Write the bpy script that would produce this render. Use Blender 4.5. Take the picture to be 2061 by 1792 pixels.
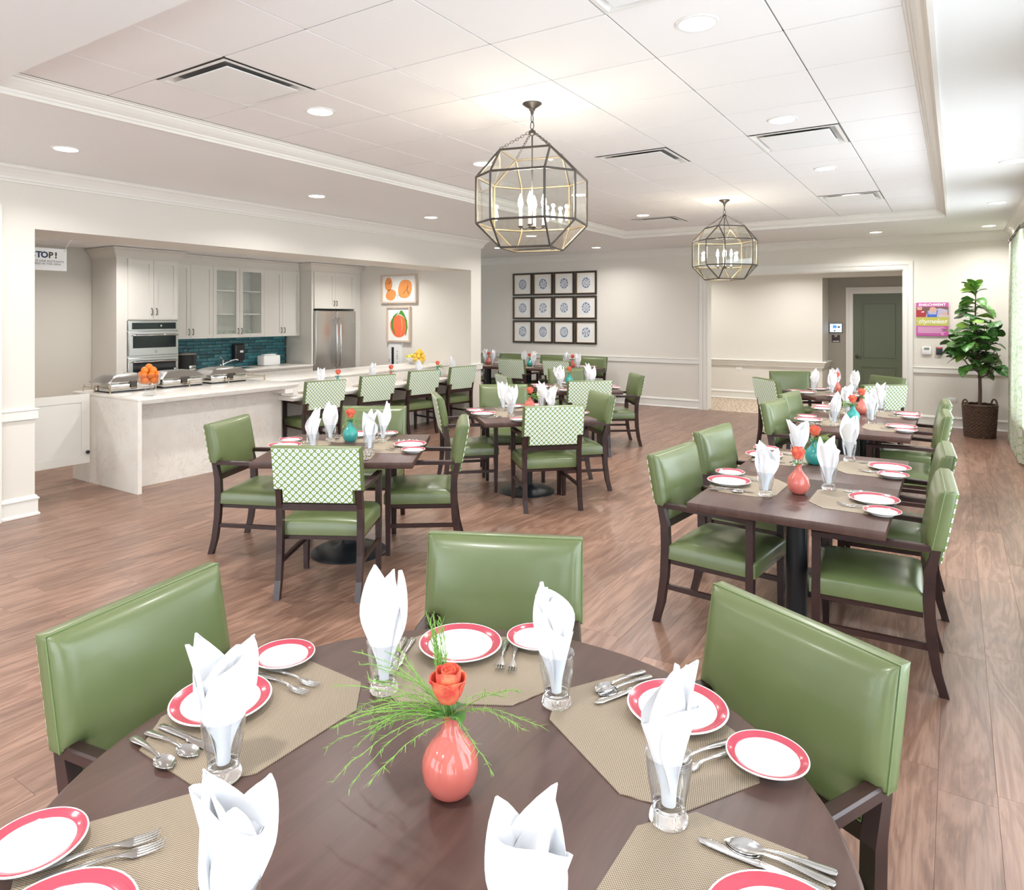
import bpy, bmesh, math, random
from math import sin, cos, pi, radians, sqrt, atan2, hypot, exp
from mathutils import Vector, Matrix
random.seed(7)
SC = bpy.context.scene
COL = SC.collection
for o in list(bpy.data.objects):
    bpy.data.objects.remove(o, do_unlink=True)

# ------------------------------------------------------------------ camera
cam_d = bpy.data.cameras.new('camera')
cam = bpy.data.objects.new('camera', cam_d); COL.objects.link(cam)
cam.location = (0, 0, 1.70)
cam.rotation_euler = (pi/2, 0, 0.5815)
cam_d.sensor_fit = 'HORIZONTAL'; cam_d.sensor_width = 36
cam_d.lens = 1394.18/2061*36
cam_d.shift_x = (1030.5-1006.8)/2061
cam_d.shift_y = (636.4-896)/2061
cam_d.clip_start = 0.02
SC.camera = cam

# ------------------------------------------------------------------ world, daylight, exposure
world = bpy.data.worlds.new('sky'); SC.world = world
world.use_nodes = True
bgn = world.node_tree.nodes['Background']
bgn.inputs[0].default_value = (0.87, 0.945, 1.0, 1)
bgn.inputs[1].default_value = 4.5
SC.view_settings.view_transform = 'Standard'
SC.view_settings.look = 'None'
SC.view_settings.exposure = 0.47
SC.cycles.transparent_max_bounces = 48
SC.view_settings.gamma = 1
SC.view_settings.use_curve_mapping = False
DOWN_W = 9.8        # watts of one recessed downlight
BULB_W = 2.1         # watts of one candle bulb
WIN = [(-2.6, 0.2), (1.0, 3.75), (4.65, 7.55), (8.45, 11.25)]   # window openings along the right wall (Y ranges)
WZ = (0.45, 2.62)
WIN_ADDED = [(-6.0, -3.6), (-3.0, -0.6)]                              # assumed windows behind the camera, added to brighten the left side (X ranges)
for (a, b) in WIN:                                             # portals guide the sky light through the windows
    ld = bpy.data.lights.new('window_portal', 'AREA'); ld.shape = 'RECTANGLE'
    ld.size = b-a; ld.size_y = WZ[1]-WZ[0]; ld.cycles.is_portal = True
    lo = bpy.data.objects.new('window_portal', ld); COL.objects.link(lo)
    lo.location = (0.86, (a+b)/2, sum(WZ)/2); lo.rotation_euler = (0, pi/2, 0)
    lo.rotation_euler = Vector((-1, 0, 0)).to_track_quat('-Z', 'Z').to_euler()
for (a, b) in WIN_ADDED:  # portals for the added windows behind the camera
    ld = bpy.data.lights.new('window_portal', 'AREA'); ld.shape = 'RECTANGLE'
    ld.size = b-a; ld.size_y = WZ[1]-WZ[0]; ld.cycles.is_portal = True
    lo = bpy.data.objects.new('window_portal', ld); COL.objects.link(lo)
    lo.location = ((a+b)/2, -3.31, sum(WZ)/2); lo.rotation_euler = Vector((0, 1, 0)).to_track_quat('-Z', 'Z').to_euler()

# ------------------------------------------------------------------ materials
MATS = {}
def nodes_of(m):
    return m.node_tree.nodes, m.node_tree.links
def mat(name, col, rough=0.5, metal=0.0, spec=0.5, coat=0.0, emit=None, es=0.0, trans=0.0, sub=0.0):
    m = bpy.data.materials.new(name); m.use_nodes = True
    b = m.node_tree.nodes['Principled BSDF']
    b.inputs['Base Color'].default_value = (*col, 1)
    b.inputs['Roughness'].default_value = rough
    b.inputs['Metallic'].default_value = metal
    b.inputs['Specular IOR Level'].default_value = spec
    b.inputs['Coat Weight'].default_value = coat
    b.inputs['Coat Roughness'].default_value = 0.12
    if trans: b.inputs['Transmission Weight'].default_value = trans
    if emit:
        b.inputs['Emission Color'].default_value = (*emit, 1); b.inputs['Emission Strength'].default_value = es
    MATS[name] = m
    return m
def N(m, t, **kw):
    n = m.node_tree.nodes.new(t)
    for k, v in kw.items():
        if k.startswith('i_'):
            key = k[2:]
            key = int(key) if key.isdigit() else key.replace('_', ' ')
            n.inputs[key].default_value = v
        else: setattr(n, k, v)
    return n
def LK(m, a, ai, b, bi): m.node_tree.links.new(a.outputs[ai], b.inputs[bi])
def MATH(m, op, a, b=None, c=None):
    n = m.node_tree.nodes.new('ShaderNodeMath'); n.operation = op
    for i, v in enumerate((a, b, c)):
        if v is None: continue
        if isinstance(v, (int, float)): n.inputs[i].default_value = v
        else: m.node_tree.links.new(v, n.inputs[i])
    return n.outputs[0]
def MIX(m, fac, a, b, blend='MIX'):
    n = m.node_tree.nodes.new('ShaderNodeMix'); n.data_type = 'RGBA'; n.blend_type = blend
    for idx, v in ((0, fac), (6, a), (7, b)):
        if isinstance(v, (int, float)): n.inputs[idx].default_value = v
        elif isinstance(v, tuple): n.inputs[idx].default_value = (*v, 1)
        else: m.node_tree.links.new(v, n.inputs[idx])
    return n.outputs[2]
def RAMP(m, fac, stops):
    n = m.node_tree.nodes.new('ShaderNodeValToRGB'); cr = n.color_ramp
    while len(cr.elements) < len(stops): cr.elements.new(0.5)
    for e, (p, c) in zip(cr.elements, stops): e.position = p; e.color = (*c, 1)
    m.node_tree.links.new(fac, n.inputs[0]); return n.outputs[0]
def setc(m, sock): m.node_tree.links.new(sock, m.node_tree.nodes['Principled BSDF'].inputs['Base Color'])
def noise(m, vec, scale, detail=4, rough=0.5, dist=0.0):
    n = m.node_tree.nodes.new('ShaderNodeTexNoise'); n.inputs['Scale'].default_value = scale
    n.inputs['Detail'].default_value = detail; n.inputs['Roughness'].default_value = rough; n.inputs['Distortion'].default_value = dist
    if vec is not None: m.node_tree.links.new(vec, n.inputs['Vector'])
    return n.outputs[0]
def bump(m, h, strength=0.2, dist=0.002):
    n = m.node_tree.nodes.new('ShaderNodeBump'); n.inputs['Strength'].default_value = strength; n.inputs['Distance'].default_value = dist
    m.node_tree.links.new(h, n.inputs['Height']); m.node_tree.links.new(n.outputs[0], m.node_tree.nodes['Principled BSDF'].inputs['Normal'])
def coords(m, kind='Object'):
    t = m.node_tree.nodes.new('ShaderNodeTexCoord'); return t.outputs[kind]
def sep(m, v):
    s = m.node_tree.nodes.new('ShaderNodeSeparateXYZ'); m.node_tree.links.new(v, s.inputs[0]); return s.outputs
def comb(m, x, y, z):
    s = m.node_tree.nodes.new('ShaderNodeCombineXYZ')
    for i, v in enumerate((x, y, z)):
        if isinstance(v, (int, float)): s.inputs[i].default_value = v
        else: m.node_tree.links.new(v, s.inputs[i])
    return s.outputs[0]

def paint(name, col, rough=0.55):
    m = mat(name, col, rough, spec=0.3)
    p = m.node_tree.nodes.new('ShaderNodeNewGeometry').outputs['Position']
    bump(m, noise(m, p, 260, 2), 0.06, 0.001)
    return m
M_WALL = paint('wall_paint', (0.71, 0.675, 0.615))
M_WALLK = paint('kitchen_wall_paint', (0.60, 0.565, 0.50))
M_TRIM = paint('trim_paint', (0.77, 0.75, 0.705), 0.4)
M_SOFF = paint('ceiling_paint', (0.825, 0.83, 0.83), 0.6)
M_TILE = mat('ceiling_tile_board', (0.86, 0.85, 0.85), 0.75, spec=0.2)
_p = M_TILE.node_tree.nodes.new('ShaderNodeNewGeometry').outputs['Position']
bump(M_TILE, noise(M_TILE, _p, 140, 3), 0.15, 0.002)
M_GRID = mat('ceiling_grid_metal', (0.24, 0.23, 0.22), 0.6)
M_CAB = mat('cabinet_lacquer', (0.66, 0.63, 0.575), 0.4)
M_MELA = mat('white_melamine', (0.82, 0.80, 0.76), 0.4)
M_LEDGE = mat('white_gate_paint', (0.74, 0.72, 0.67), 0.4)

# floor planks
M_PLANK = mat('plank_wood', (0.3, 0.2, 0.15), 0.30)
def build_plank(m):
    g = m.node_tree.nodes.new('ShaderNodeNewGeometry'); oi = m.node_tree.nodes.new('ShaderNodeObjectInfo')
    rnd = MATH(m, 'FRACT', MATH(m, 'ADD', oi.outputs['Random'], MATH(m, 'MULTIPLY', g.outputs['Random Per Island'], 7.31)))
    x, y, z = sep(m, g.outputs['Position'])
    off = MATH(m, 'MULTIPLY', rnd, 53.0)
    v1 = comb(m, MATH(m, 'ADD', MATH(m, 'MULTIPLY', x, 7.5), off), MATH(m, 'MULTIPLY', y, 0.85), off)
    n1 = noise(m, v1, 1.0, 5, 0.55, 0.8)
    rings = MATH(m, 'FRACT', MATH(m, 'MULTIPLY', n1, 7.0))
    rings = MATH(m, 'ABSOLUTE', MATH(m, 'SUBTRACT', MATH(m, 'MULTIPLY', rings, 2.0), 1.0))
    v2 = comb(m, MATH(m, 'MULTIPLY', x, 150.0), MATH(m, 'MULTIPLY', y, 5.0), off)
    n2 = noise(m, v2, 1.0, 3, 0.6)
    v3 = comb(m, MATH(m, 'ADD', MATH(m, 'MULTIPLY', x, 22.0), off), MATH(m, 'MULTIPLY', y, 1.6), off)
    n3 = noise(m, v3, 1.0, 4, 0.6)
    f = MATH(m, 'ADD', MATH(m, 'MULTIPLY', rings, 0.24), MATH(m, 'ADD', MATH(m, 'MULTIPLY', n2, 0.34), MATH(m, 'MULTIPLY', n3, 0.52)))
    c = RAMP(m, f, [(0.28, (0.128, 0.066, 0.047)), (0.48, (0.190, 0.103, 0.071)), (0.64, (0.262, 0.152, 0.108)), (0.85, (0.325, 0.200, 0.146))])
    tone = MATH(m, 'ADD', 0.86, MATH(m, 'MULTIPLY', rnd, 0.30))
    c2 = MIX(m, 1.0, c, comb(m, tone, tone, tone), 'MULTIPLY')
    setc(m, c2)
    bump(m, n2, 0.08, 0.001)
build_plank(M_PLANK)
M_JOINT = mat('floor_joint', (0.12, 0.065, 0.045), 0.7)

# dark furniture wood
def wood_dark(name, c0, c1, rough, coat=0.2, spec=0.5):
    m = mat(name, c0, rough, coat=coat, spec=spec)
    p = coords(m)
    x, y, z = sep(m, p)
    v = comb(m, MATH(m, 'MULTIPLY', x, 30.0), MATH(m, 'MULTIPLY', y, 3.0), MATH(m, 'MULTIPLY', z, 6.0))
    n = noise(m, v, 1.0, 5, 0.6, 0.6)
    setc(m, RAMP(m, n, [(0.3, c0), (0.75, c1)]))
    return m
M_WOOD = wood_dark('espresso_chair_wood', (0.022, 0.010, 0.010), (0.045, 0.020, 0.018), 0.32)
M_TOP = wood_dark('dark_walnut_tabletop', (0.062, 0.032, 0.026), (0.098, 0.052, 0.042), 0.36, 0.0, 0.4)
M_IRON = mat('black_cast_iron', (0.012, 0.014, 0.018), 0.38)

# green vinyl
M_VINYL = mat('green_vinyl', (0.12, 0.16, 0.06), 0.32, spec=0.6, coat=0.2)
_p = coords(M_VINYL)
setc(M_VINYL, RAMP(M_VINYL, noise(M_VINYL, _p, 5, 3), [(0.3, (0.112, 0.146, 0.054)), (0.7, (0.136, 0.170, 0.068))]))
bump(M_VINYL, noise(M_VINYL, _p, 420, 2), 0.05, 0.0008)
M_PIPE = mat('green_piping', (0.15, 0.21, 0.08), 0.4)

# patterned fabric of chair backs: green lattice of leaves, pale blue flowers on white
M_FAB = mat('lattice_fabric', (0.8, 0.8, 0.75), 0.75, spec=0.2)
def build_fabric(m):
    x, y, z = sep(m, coords(m))
    L = 0.043
    u = MATH(m, 'DIVIDE', MATH(m, 'ADD', x, z), L); v = MATH(m, 'DIVIDE', MATH(m, 'SUBTRACT', x, z), L)
    def tri(s): return MATH(m, 'ABSOLUTE', MATH(m, 'SUBTRACT', MATH(m, 'FRACT', s), 0.5))     # .5 on the lines, 0 in the middle
    tu, tv = tri(u), tri(v)
    du = MATH(m, 'SUBTRACT', 0.5, tu); dv = MATH(m, 'SUBTRACT', 0.5, tv)
    wv = MATH(m, 'ADD', 0.05, MATH(m, 'MULTIPLY', MATH(m, 'SINE', MATH(m, 'MULTIPLY', dv, 6.2832)), 0.085))
    wu = MATH(m, 'ADD', 0.05, MATH(m, 'MULTIPLY', MATH(m, 'SINE', MATH(m, 'MULTIPLY', du, 6.2832)), 0.085))
    la = MATH(m, 'LESS_THAN', du, MATH(m, 'ABSOLUTE', wv)); lb = MATH(m, 'LESS_THAN', dv, MATH(m, 'ABSOLUTE', wu))
    green = MATH(m, 'MAXIMUM', la, lb)
    r = MATH(m, 'SQRT', MATH(m, 'ADD', MATH(m, 'MULTIPLY', tu, tu), MATH(m, 'MULTIPLY', tv, tv)))
    blue = MATH(m, 'LESS_THAN', r, 0.17)
    c = MIX(m, blue, (0.86, 0.87, 0.82), (0.42, 0.60, 0.74))
    c = MIX(m, green, c, (0.175, 0.32, 0.07))
    setc(m, c)
    bump(m, noise(m, coords(m), 900, 1), 0.1, 0.0006)
build_fabric(M_FAB)

# stone of the bar
def stone(name, c0, c1, rough=0.22):
    m = mat(name, c0, rough)
    p = m.node_tree.nodes.new('ShaderNodeNewGeometry').outputs['Position']
    n1 = noise(m, p, 3.0, 8, 0.6, 2.2)
    vein = MATH(m, 'LESS_THAN', MATH(m, 'ABSOLUTE', MATH(m, 'SUBTRACT', n1, 0.5)), 0.008)
    n2 = noise(m, p, 1.7, 4)
    vein = MATH(m, 'MULTIPLY', vein, MATH(m, 'GREATER_THAN', n2, 0.5))
    c = RAMP(m, noise(m, p, 9, 5), [(0.3, c0), (0.7, c1)])
    setc(m, MIX(m, MATH(m, 'MULTIPLY', vein, 0.30), c, (0.42, 0.37, 0.31)))
    return m
M_STONE = stone('cream_quartz', (0.75, 0.71, 0.65), (0.80, 0.77, 0.72))

# china, glass, metal
M_CHINA = mat('white_china', (0.83, 0.82, 0.80), 0.12)
M_RIM = mat('red_rim_glaze', (0.44, 0.062, 0.092), 0.12)
M_STEEL = mat('polished_steel', (0.62, 0.61, 0.60), 0.14, 1.0)
M_BRUSH = mat('brushed_steel', (0.52, 0.515, 0.50), 0.28, 1.0)
M_CHROME = mat('bright_chrome', (0.75, 0.75, 0.75), 0.07, 1.0)
M_BRASS = mat('brushed_nickel_warm', (0.50, 0.42, 0.32), 0.28, 1.0)
M_BRONZE = mat('aged_bronze', (0.075, 0.062, 0.052), 0.42, 0.7)
M_LANT = mat('lantern_dark_bronze', (0.085, 0.075, 0.068), 0.4, 0.5)
M_GOLD = mat('lantern_gilt_inside', (0.55, 0.43, 0.26), 0.35, 0.8)
M_BLACK = mat('black_plastic', (0.015, 0.015, 0.017), 0.3)
M_DGLASS = mat('dark_oven_glass', (0.012, 0.016, 0.02), 0.05)
M_WHITE = mat('white_plastic', (0.80, 0.80, 0.78), 0.35)
M_CLOTH = mat('white_napkin_cloth', (0.86, 0.86, 0.88), 0.8, spec=0.2)
M_CLOTH.node_tree.nodes['Principled BSDF'].inputs['Subsurface Weight'].default_value = 0.0
M_GLASS = mat('drinking_glass_clear', (1, 1, 1), 0.0, trans=1.0)
M_GLASS.node_tree.nodes['Principled BSDF'].inputs['IOR'].default_value = 1.42
def pane(name, tint=(1, 1, 1), refl=1.0, f0=0.035, f1=0.7, fp=4.0):
    m = bpy.data.materials.new(name); m.use_nodes = True
    nt = m.node_tree; nt.nodes.clear()
    o = nt.nodes.new('ShaderNodeOutputMaterial'); mx = nt.nodes.new('ShaderNodeMixShader')
    t = nt.nodes.new('ShaderNodeBsdfTransparent'); t.inputs[0].default_value = (*tint, 1)
    g = nt.nodes.new('ShaderNodeBsdfGlossy'); g.inputs['Roughness'].default_value = 0.01; g.inputs[0].default_value = (refl, refl, refl, 1)
    lw = nt.nodes.new('ShaderNodeLayerWeight'); lw.inputs[0].default_value = 0.5
    pw = nt.nodes.new('ShaderNodeMath'); pw.operation = 'POWER'; pw.inputs[1].default_value = fp; nt.links.new(lw.outputs['Facing'], pw.inputs[0])
    f = nt.nodes.new('ShaderNodeMath'); f.operation = 'MULTIPLY_ADD'; f.inputs[1].default_value = f1; f.inputs[2].default_value = f0; nt.links.new(pw.outputs[0], f.inputs[0])
    nt.links.new(f.outputs[0], mx.inputs[0]); nt.links.new(t.outputs[0], mx.inputs[1]); nt.links.new(g.outputs[0], mx.inputs[2]); nt.links.new(mx.outputs[0], o.inputs[0])
    return m
M_PANE = pane('clear_pane', (0.97, 0.98, 0.97))
M_TGLASS = pane('thin_drinking_glass', (0.95, 0.965, 0.975), 1.0, 0.05, 0.9, 2.6)
M_WPANE = pane('window_pane', (0.98, 0.99, 1.0))

def ceramic(name, col):
    m = mat(name, col, 0.08, coat=0.4)
    p = coords(m)
    d = tuple(c*0.86 for c in col)
    setc(m, RAMP(m, noise(m, p, 9, 3), [(0.35, d), (0.7, col)]))
    return m
M_CORAL = ceramic('coral_glaze', (0.62, 0.155, 0.125))
M_TEAL = ceramic('teal_glaze', (0.045, 0.36, 0.33))
M_ROSE = mat('orange_rose_petal', (0.80, 0.13, 0.075), 0.55)
_p = coords(M_ROSE)
setc(M_ROSE, RAMP(M_ROSE, noise(M_ROSE, _p, 40, 2), [(0.35, (0.72, 0.075, 0.055)), (0.7, (0.86, 0.27, 0.13))]))
M_LEAFY = mat('rose_leaf_green', (0.05, 0.16, 0.025), 0.4)
M_FERN = mat('fern_green', (0.17, 0.34, 0.055), 0.55)

# woven place mat
M_MAT = mat('woven_vinyl_mat', (0.40, 0.33, 0.22), 0.5)
def build_mat(m):
    x, y, z = sep(m, coords(m))
    s = 0.0052
    u = MATH(m, 'DIVIDE', x, s); v = MATH(m, 'DIVIDE', y, s)
    a = MATH(m, 'SINE', MATH(m, 'MULTIPLY', u, 6.2832)); b = MATH(m, 'SINE', MATH(m, 'MULTIPLY', v, 6.2832))
    w = MATH(m, 'MULTIPLY', a, b)
    f = MATH(m, 'MULTIPLY_ADD', w, 0.5, 0.5)
    setc(m, RAMP(m, f, [(0.2, (0.12, 0.085, 0.055)), (0.55, (0.29, 0.225, 0.155)), (0.9, (0.47, 0.40, 0.305))]))
    bump(m, f, 0.5, 0.0015)
build_mat(M_MAT)

# teal bricks
M_BRICK = mat('teal_glazed_brick', (0.05, 0.2, 0.23), 0.22)
def build_brick(m):
    oi = m.node_tree.nodes.new('ShaderNodeObjectInfo'); p = m.node_tree.nodes.new('ShaderNodeNewGeometry').outputs['Position']
    n = noise(m, p, 14, 5, 0.65)
    f = MATH(m, 'ADD', MATH(m, 'MULTIPLY', n, 0.45), MATH(m, 'MULTIPLY', oi.outputs['Random'], 0.50))
    setc(m, RAMP(m, f, [(0.18, (0.018, 0.085, 0.105)), (0.48, (0.032, 0.155, 0.185)), (0.75, (0.07, 0.24, 0.27))]))
    bump(m, noise(m, p, 40, 4), 0.4, 0.004)
build_brick(M_BRICK)
M_GROUT = mat('dark_grout', (0.055, 0.05, 0.042), 0.85)

M_LAMP = mat('downlight_lens', (1, 1, 1), 0.5, emit=(1.0, 0.95, 0.86), es=14)
M_BULB = mat('candle_bulb_glow', (1, 0.9, 0.7), 0.3, emit=(1.0, 0.86, 0.62), es=60)
M_ORANGE = mat('orange_peel', (0.85, 0.21, 0.015), 0.42)
bump(M_ORANGE, noise(M_ORANGE, coords(M_ORANGE), 300, 2), 0.25, 0.001)
M_LEMON = mat('lemon_peel', (0.82, 0.52, 0.06), 0.42)
M_YELLOW = mat('yellow_fruit', (0.80, 0.58, 0.05), 0.4)
M_PEAR = mat('green_pear', (0.52, 0.52, 0.07), 0.4)
M_DOOR = mat('olive_green_door_paint', (0.105, 0.125, 0.078), 0.42)
M_GREYW = paint('hall_grey_paint', (0.40, 0.37, 0.32))
M_CARPET = mat('speckled_carpet', (0.5, 0.4, 0.3), 0.95, spec=0.1)
_p = M_CARPET.node_tree.nodes.new('ShaderNodeNewGeometry').outputs['Position']
setc(M_CARPET, RAMP(M_CARPET, noise(M_CARPET, _p, 22, 5, 0.75), [(0.36, (0.14, 0.085, 0.06)), (0.50, (0.50, 0.40, 0.30)), (0.62, (0.68, 0.60, 0.49))]))

# ------------------------------------------------------------------ mesh helpers
class MB:
    def __init__(s): s.v = []; s.f = []; s.m = []; s.s = []
    def add(s, vs, fs, mi=0, smooth=False, M=None):
        b = len(s.v)
        for p in vs:
            p = Vector(p)
            s.v.append(tuple(M @ p) if M else tuple(p))
        for i, f in enumerate(fs):
            s.f.append(tuple(b+k for k in f)); s.m.append(mi[i] if isinstance(mi, list) else mi); s.s.append(smooth)
        return s
    def box(s, x0, x1, y0, y1, z0, z1, mi=0, M=None):
        vs = [(x, y, z) for z in (z0, z1) for y in (y0, y1) for x in (x0, x1)]
        return s.add(vs, [(0, 2, 3, 1), (4, 5, 7, 6), (0, 1, 5, 4), (2, 6, 7, 3), (0, 4, 6, 2), (1, 3, 7, 5)], mi, False, M)
    def rbox(s, x0, x1, y0, y1, z0, z1, r=0.005, mi=0, seg=2, M=None, smooth=True):
        bm = bmesh.new(); bmesh.ops.create_cube(bm, size=1)
        for v in bm.verts:
            v.co = Vector(((x0+x1)/2+v.co.x*(x1-x0), (y0+y1)/2+v.co.y*(y1-y0), (z0+z1)/2+v.co.z*(z1-z0)))
        bmesh.ops.bevel(bm, geom=bm.edges[:], offset=r, segments=seg, affect='EDGES', profile=0.5)
        bm.verts.index_update()
        vs = [v.co.copy() for v in bm.verts]; fs = [[v.index for v in f.verts] for f in bm.faces]; bm.free()
        return s.add(vs, fs, mi, smooth, M)
    def loft(s, rings, mi=0, smooth=True, caps=True, closed=True, M=None):
        n = len(rings[0]); vs = [p for r in rings for p in r]; fs = []; ms = []
        for i in range(len(rings)-1):
            for j in range(n if closed else n-1):
                k = (j+1) % n
                fs.append((i*n+j, i*n+k, (i+1)*n+k, (i+1)*n+j)); ms.append(mi[i] if isinstance(mi, list) else mi)
        if caps and closed:
            fs.append(tuple(range(n-1, -1, -1))); ms.append(ms[0]); e = (len(rings)-1)*n
            fs.append(tuple(range(e, e+n))); ms.append(ms[-2])
        return s.add(vs, fs, ms, smooth, M)
    def lathe(s, prof, seg=32, mi=0, cx=0, cy=0, M=None, smooth=True, caps=True):
        prof = list(prof)
        if prof[0][0] == 0: prof = prof[1:] if abs(prof[0][1]-prof[1][1]) < 1e-6 else [(1e-4, prof[0][1])]+prof[1:]
        if prof[-1][0] == 0: prof = prof[:-1] if abs(prof[-1][1]-prof[-2][1]) < 1e-6 else prof[:-1]+[(1e-4, prof[-1][1])]
        rings = [[(cx+r*cos(2*pi*k/seg), cy+r*sin(2*pi*k/seg), z) for k in range(seg)] for r, z in prof]
        return s.loft(rings, mi, smooth, caps, True, M)
    def tube(s, pts, r, seg=8, mi=0, caps=True, M=None, flat=1.0):
        pts = [Vector(p) for p in pts]; rings = []
        up = None
        for i, p in enumerate(pts):
            t = (pts[min(i+1, len(pts)-1)]-pts[max(i-1, 0)]).normalized()
            if up is None:
                up = Vector((0, 0, 1)) if abs(t.z) < 0.9 else Vector((1, 0, 0))
            a = t.cross(up).normalized(); b = a.cross(t).normalized(); up = b
            rr = r[i] if isinstance(r, (list, tuple)) else r
            rings.append([p + a*rr*cos(2*pi*k/seg) + b*rr*flat*sin(2*pi*k/seg) for k in range(seg)])
        return s.loft(rings, mi, True, caps, True, M)
    def ring(s, pts, r, seg=6, mi=0, M=None):     # closed tube
        pts = [Vector(p) for p in pts]; n = len(pts); nrm = Vector((0, 0, 0))
        for i in range(n): nrm += pts[i].cross(pts[(i+1) % n])
        nrm.normalize(); vs = []; fs = []
        for i, p in enumerate(pts):
            t = (pts[(i+1) % n]-pts[i-1]).normalized(); a = t.cross(nrm).normalized()
            vs += [p+a*r*cos(2*pi*k/seg)+nrm*r*sin(2*pi*k/seg) for k in range(seg)]
        for i in range(n):
            j = (i+1) % n
            for k in range(seg):
                l = (k+1) % seg; fs.append((i*seg+k, j*seg+k, j*seg+l, i*seg+l))
        return s.add(vs, fs, mi, True, M)
    def prism(s, poly, z0, z1, mi=0, M=None):
        n = len(poly)
        vs = [(x, y, z0) for x, y in poly]+[(x, y, z1) for x, y in poly]
        fs = [tuple(range(n-1, -1, -1)), tuple(range(n, 2*n))]+[(i, (i+1) % n, n+(i+1) % n, n+i) for i in range(n)]
        return s.add(vs, fs, mi, False, M)
    def sheet(s, P, t=0.0, mi=0, smooth=True):    # grid of points P[i][j], given thickness t along the normal
        nu, nv = len(P), len(P[0]); V = [[Vector(p) for p in r] for r in P]
        fs = [(i*nv+j, i*nv+j+1, (i+1)*nv+j+1, (i+1)*nv+j) for i in range(nu-1) for j in range(nv-1)]
        flat = [p for r in V for p in r]
        if t == 0: return s.add(flat, fs, mi, smooth)
        back = []
        for i in range(nu):
            for j in range(nv):
                a = V[min(i+1, nu-1)][j]-V[max(i-1, 0)][j]; b = V[i][min(j+1, nv-1)]-V[i][max(j-1, 0)]
                n = a.cross(b)
                n = n.normalized() if n.length > 1e-12 else Vector((0, 0, 0))
                back.append(V[i][j]+n*t)
        o = nu*nv; fs2 = [tuple(o+k for k in reversed(f)) for f in fs]
        rim = [(i*nv, (i+1)*nv) for i in range(nu-1)]+[((nu-1)*nv+j, (nu-1)*nv+j+1) for j in range(nv-1)]
        rim += [((i+1)*nv+nv-1, i*nv+nv-1) for i in range(nu-1)]+[(j+1, j) for j in range(nv-1)]
        return s.add(flat+back, fs+fs2+[(a, b, o+b, o+a) for a, b in rim], mi, smooth)
    def ball(s, c, r, seg=16, rings=10, mi=0, sc=(1, 1, 1)):
        prof = []
        R = [[(c[0]+sc[0]*r*sin(pi*i/rings)*cos(2*pi*k/seg), c[1]+sc[1]*r*sin(pi*i/rings)*sin(2*pi*k/seg), c[2]-sc[2]*r*cos(pi*i/rings)) for k in range(seg)] for i in range(1, rings)]
        return s.loft(R, mi, True, True)
    def mesh(s, name, mats):
        me = bpy.data.meshes.new(name); me.from_pydata(s.v, [], s.f)
        for m in (mats if isinstance(mats, (list, tuple)) else [mats]): me.materials.append(m)
        me.polygons.foreach_set('material_index', s.m)
        bm = bmesh.new(); bm.from_mesh(me); bmesh.ops.recalc_face_normals(bm, faces=bm.faces[:]); bm.to_mesh(me); bm.free()
        me.polygons.foreach_set('use_smooth', s.s)
        if any(s.s): me.set_sharp_from_angle(angle=radians(38))
        me.update(); return me
    def obj(s, name, mats, parent=None, loc=None, rz=None):
        return mk(name, s.mesh(name, mats), parent, loc, rz)
def mk(name, me, parent=None, loc=None, rz=None):
    o = bpy.data.objects.new(name, me); COL.objects.link(o)
    if parent is not None: o.parent = parent
    if loc is not None: o.location = loc
    if rz is not None: o.rotation_euler = (0, 0, rz)
    return o
def tag(o, label=None, cat=None, group=None, kind=None):
    if label: o['label'] = label
    if cat: o['category'] = cat
    if group: o['group'] = group
    if kind: o['kind'] = kind
    return o
def struct(o, label=None, cat=None):
    o['kind'] = 'structure'
    if label: o['label'] = label
    if cat: o['category'] = cat
    return o
def empty(name, loc=(0, 0, 0), rz=0.0, label=None, cat=None, group=None):
    o = bpy.data.objects.new(name, None); COL.objects.link(o); o.location = loc; o.rotation_euler = (0, 0, rz); o.empty_display_size = 0.1
    return tag(o, label, cat, group)
def copy_tree(o, parent=None):
    c = o.copy(); COL.objects.link(c)
    if parent is not None: c.parent = parent
    for ch in list(o.children): copy_tree(ch, c)
    return c
def text_mesh(txt, size, extr=0.0008, bold=0.0, align='CENTER', shear=0.0, space=1.0):
    cu = bpy.data.curves.new('txt', 'FONT'); cu.body = txt; cu.size = size; cu.align_x = align; cu.align_y = 'CENTER'
    cu.extrude = extr; cu.offset = bold; cu.shear = shear; cu.space_character = space; cu.resolution_u = 3
    ob = bpy.data.objects.new('txt', cu); COL.objects.link(ob)
    dg = bpy.context.evaluated_depsgraph_get(); dg.update()
    me = bpy.data.meshes.new_from_object(ob.evaluated_get(dg)); bpy.data.objects.remove(ob); bpy.data.curves.remove(cu)
    return me
def text_part(name, txt, size, m, parent, M, **kw):
    me = text_mesh(txt, size, **kw); me.transform(M); me.materials.clear(); me.materials.append(m)
    return mk(name, me, parent)
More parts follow.
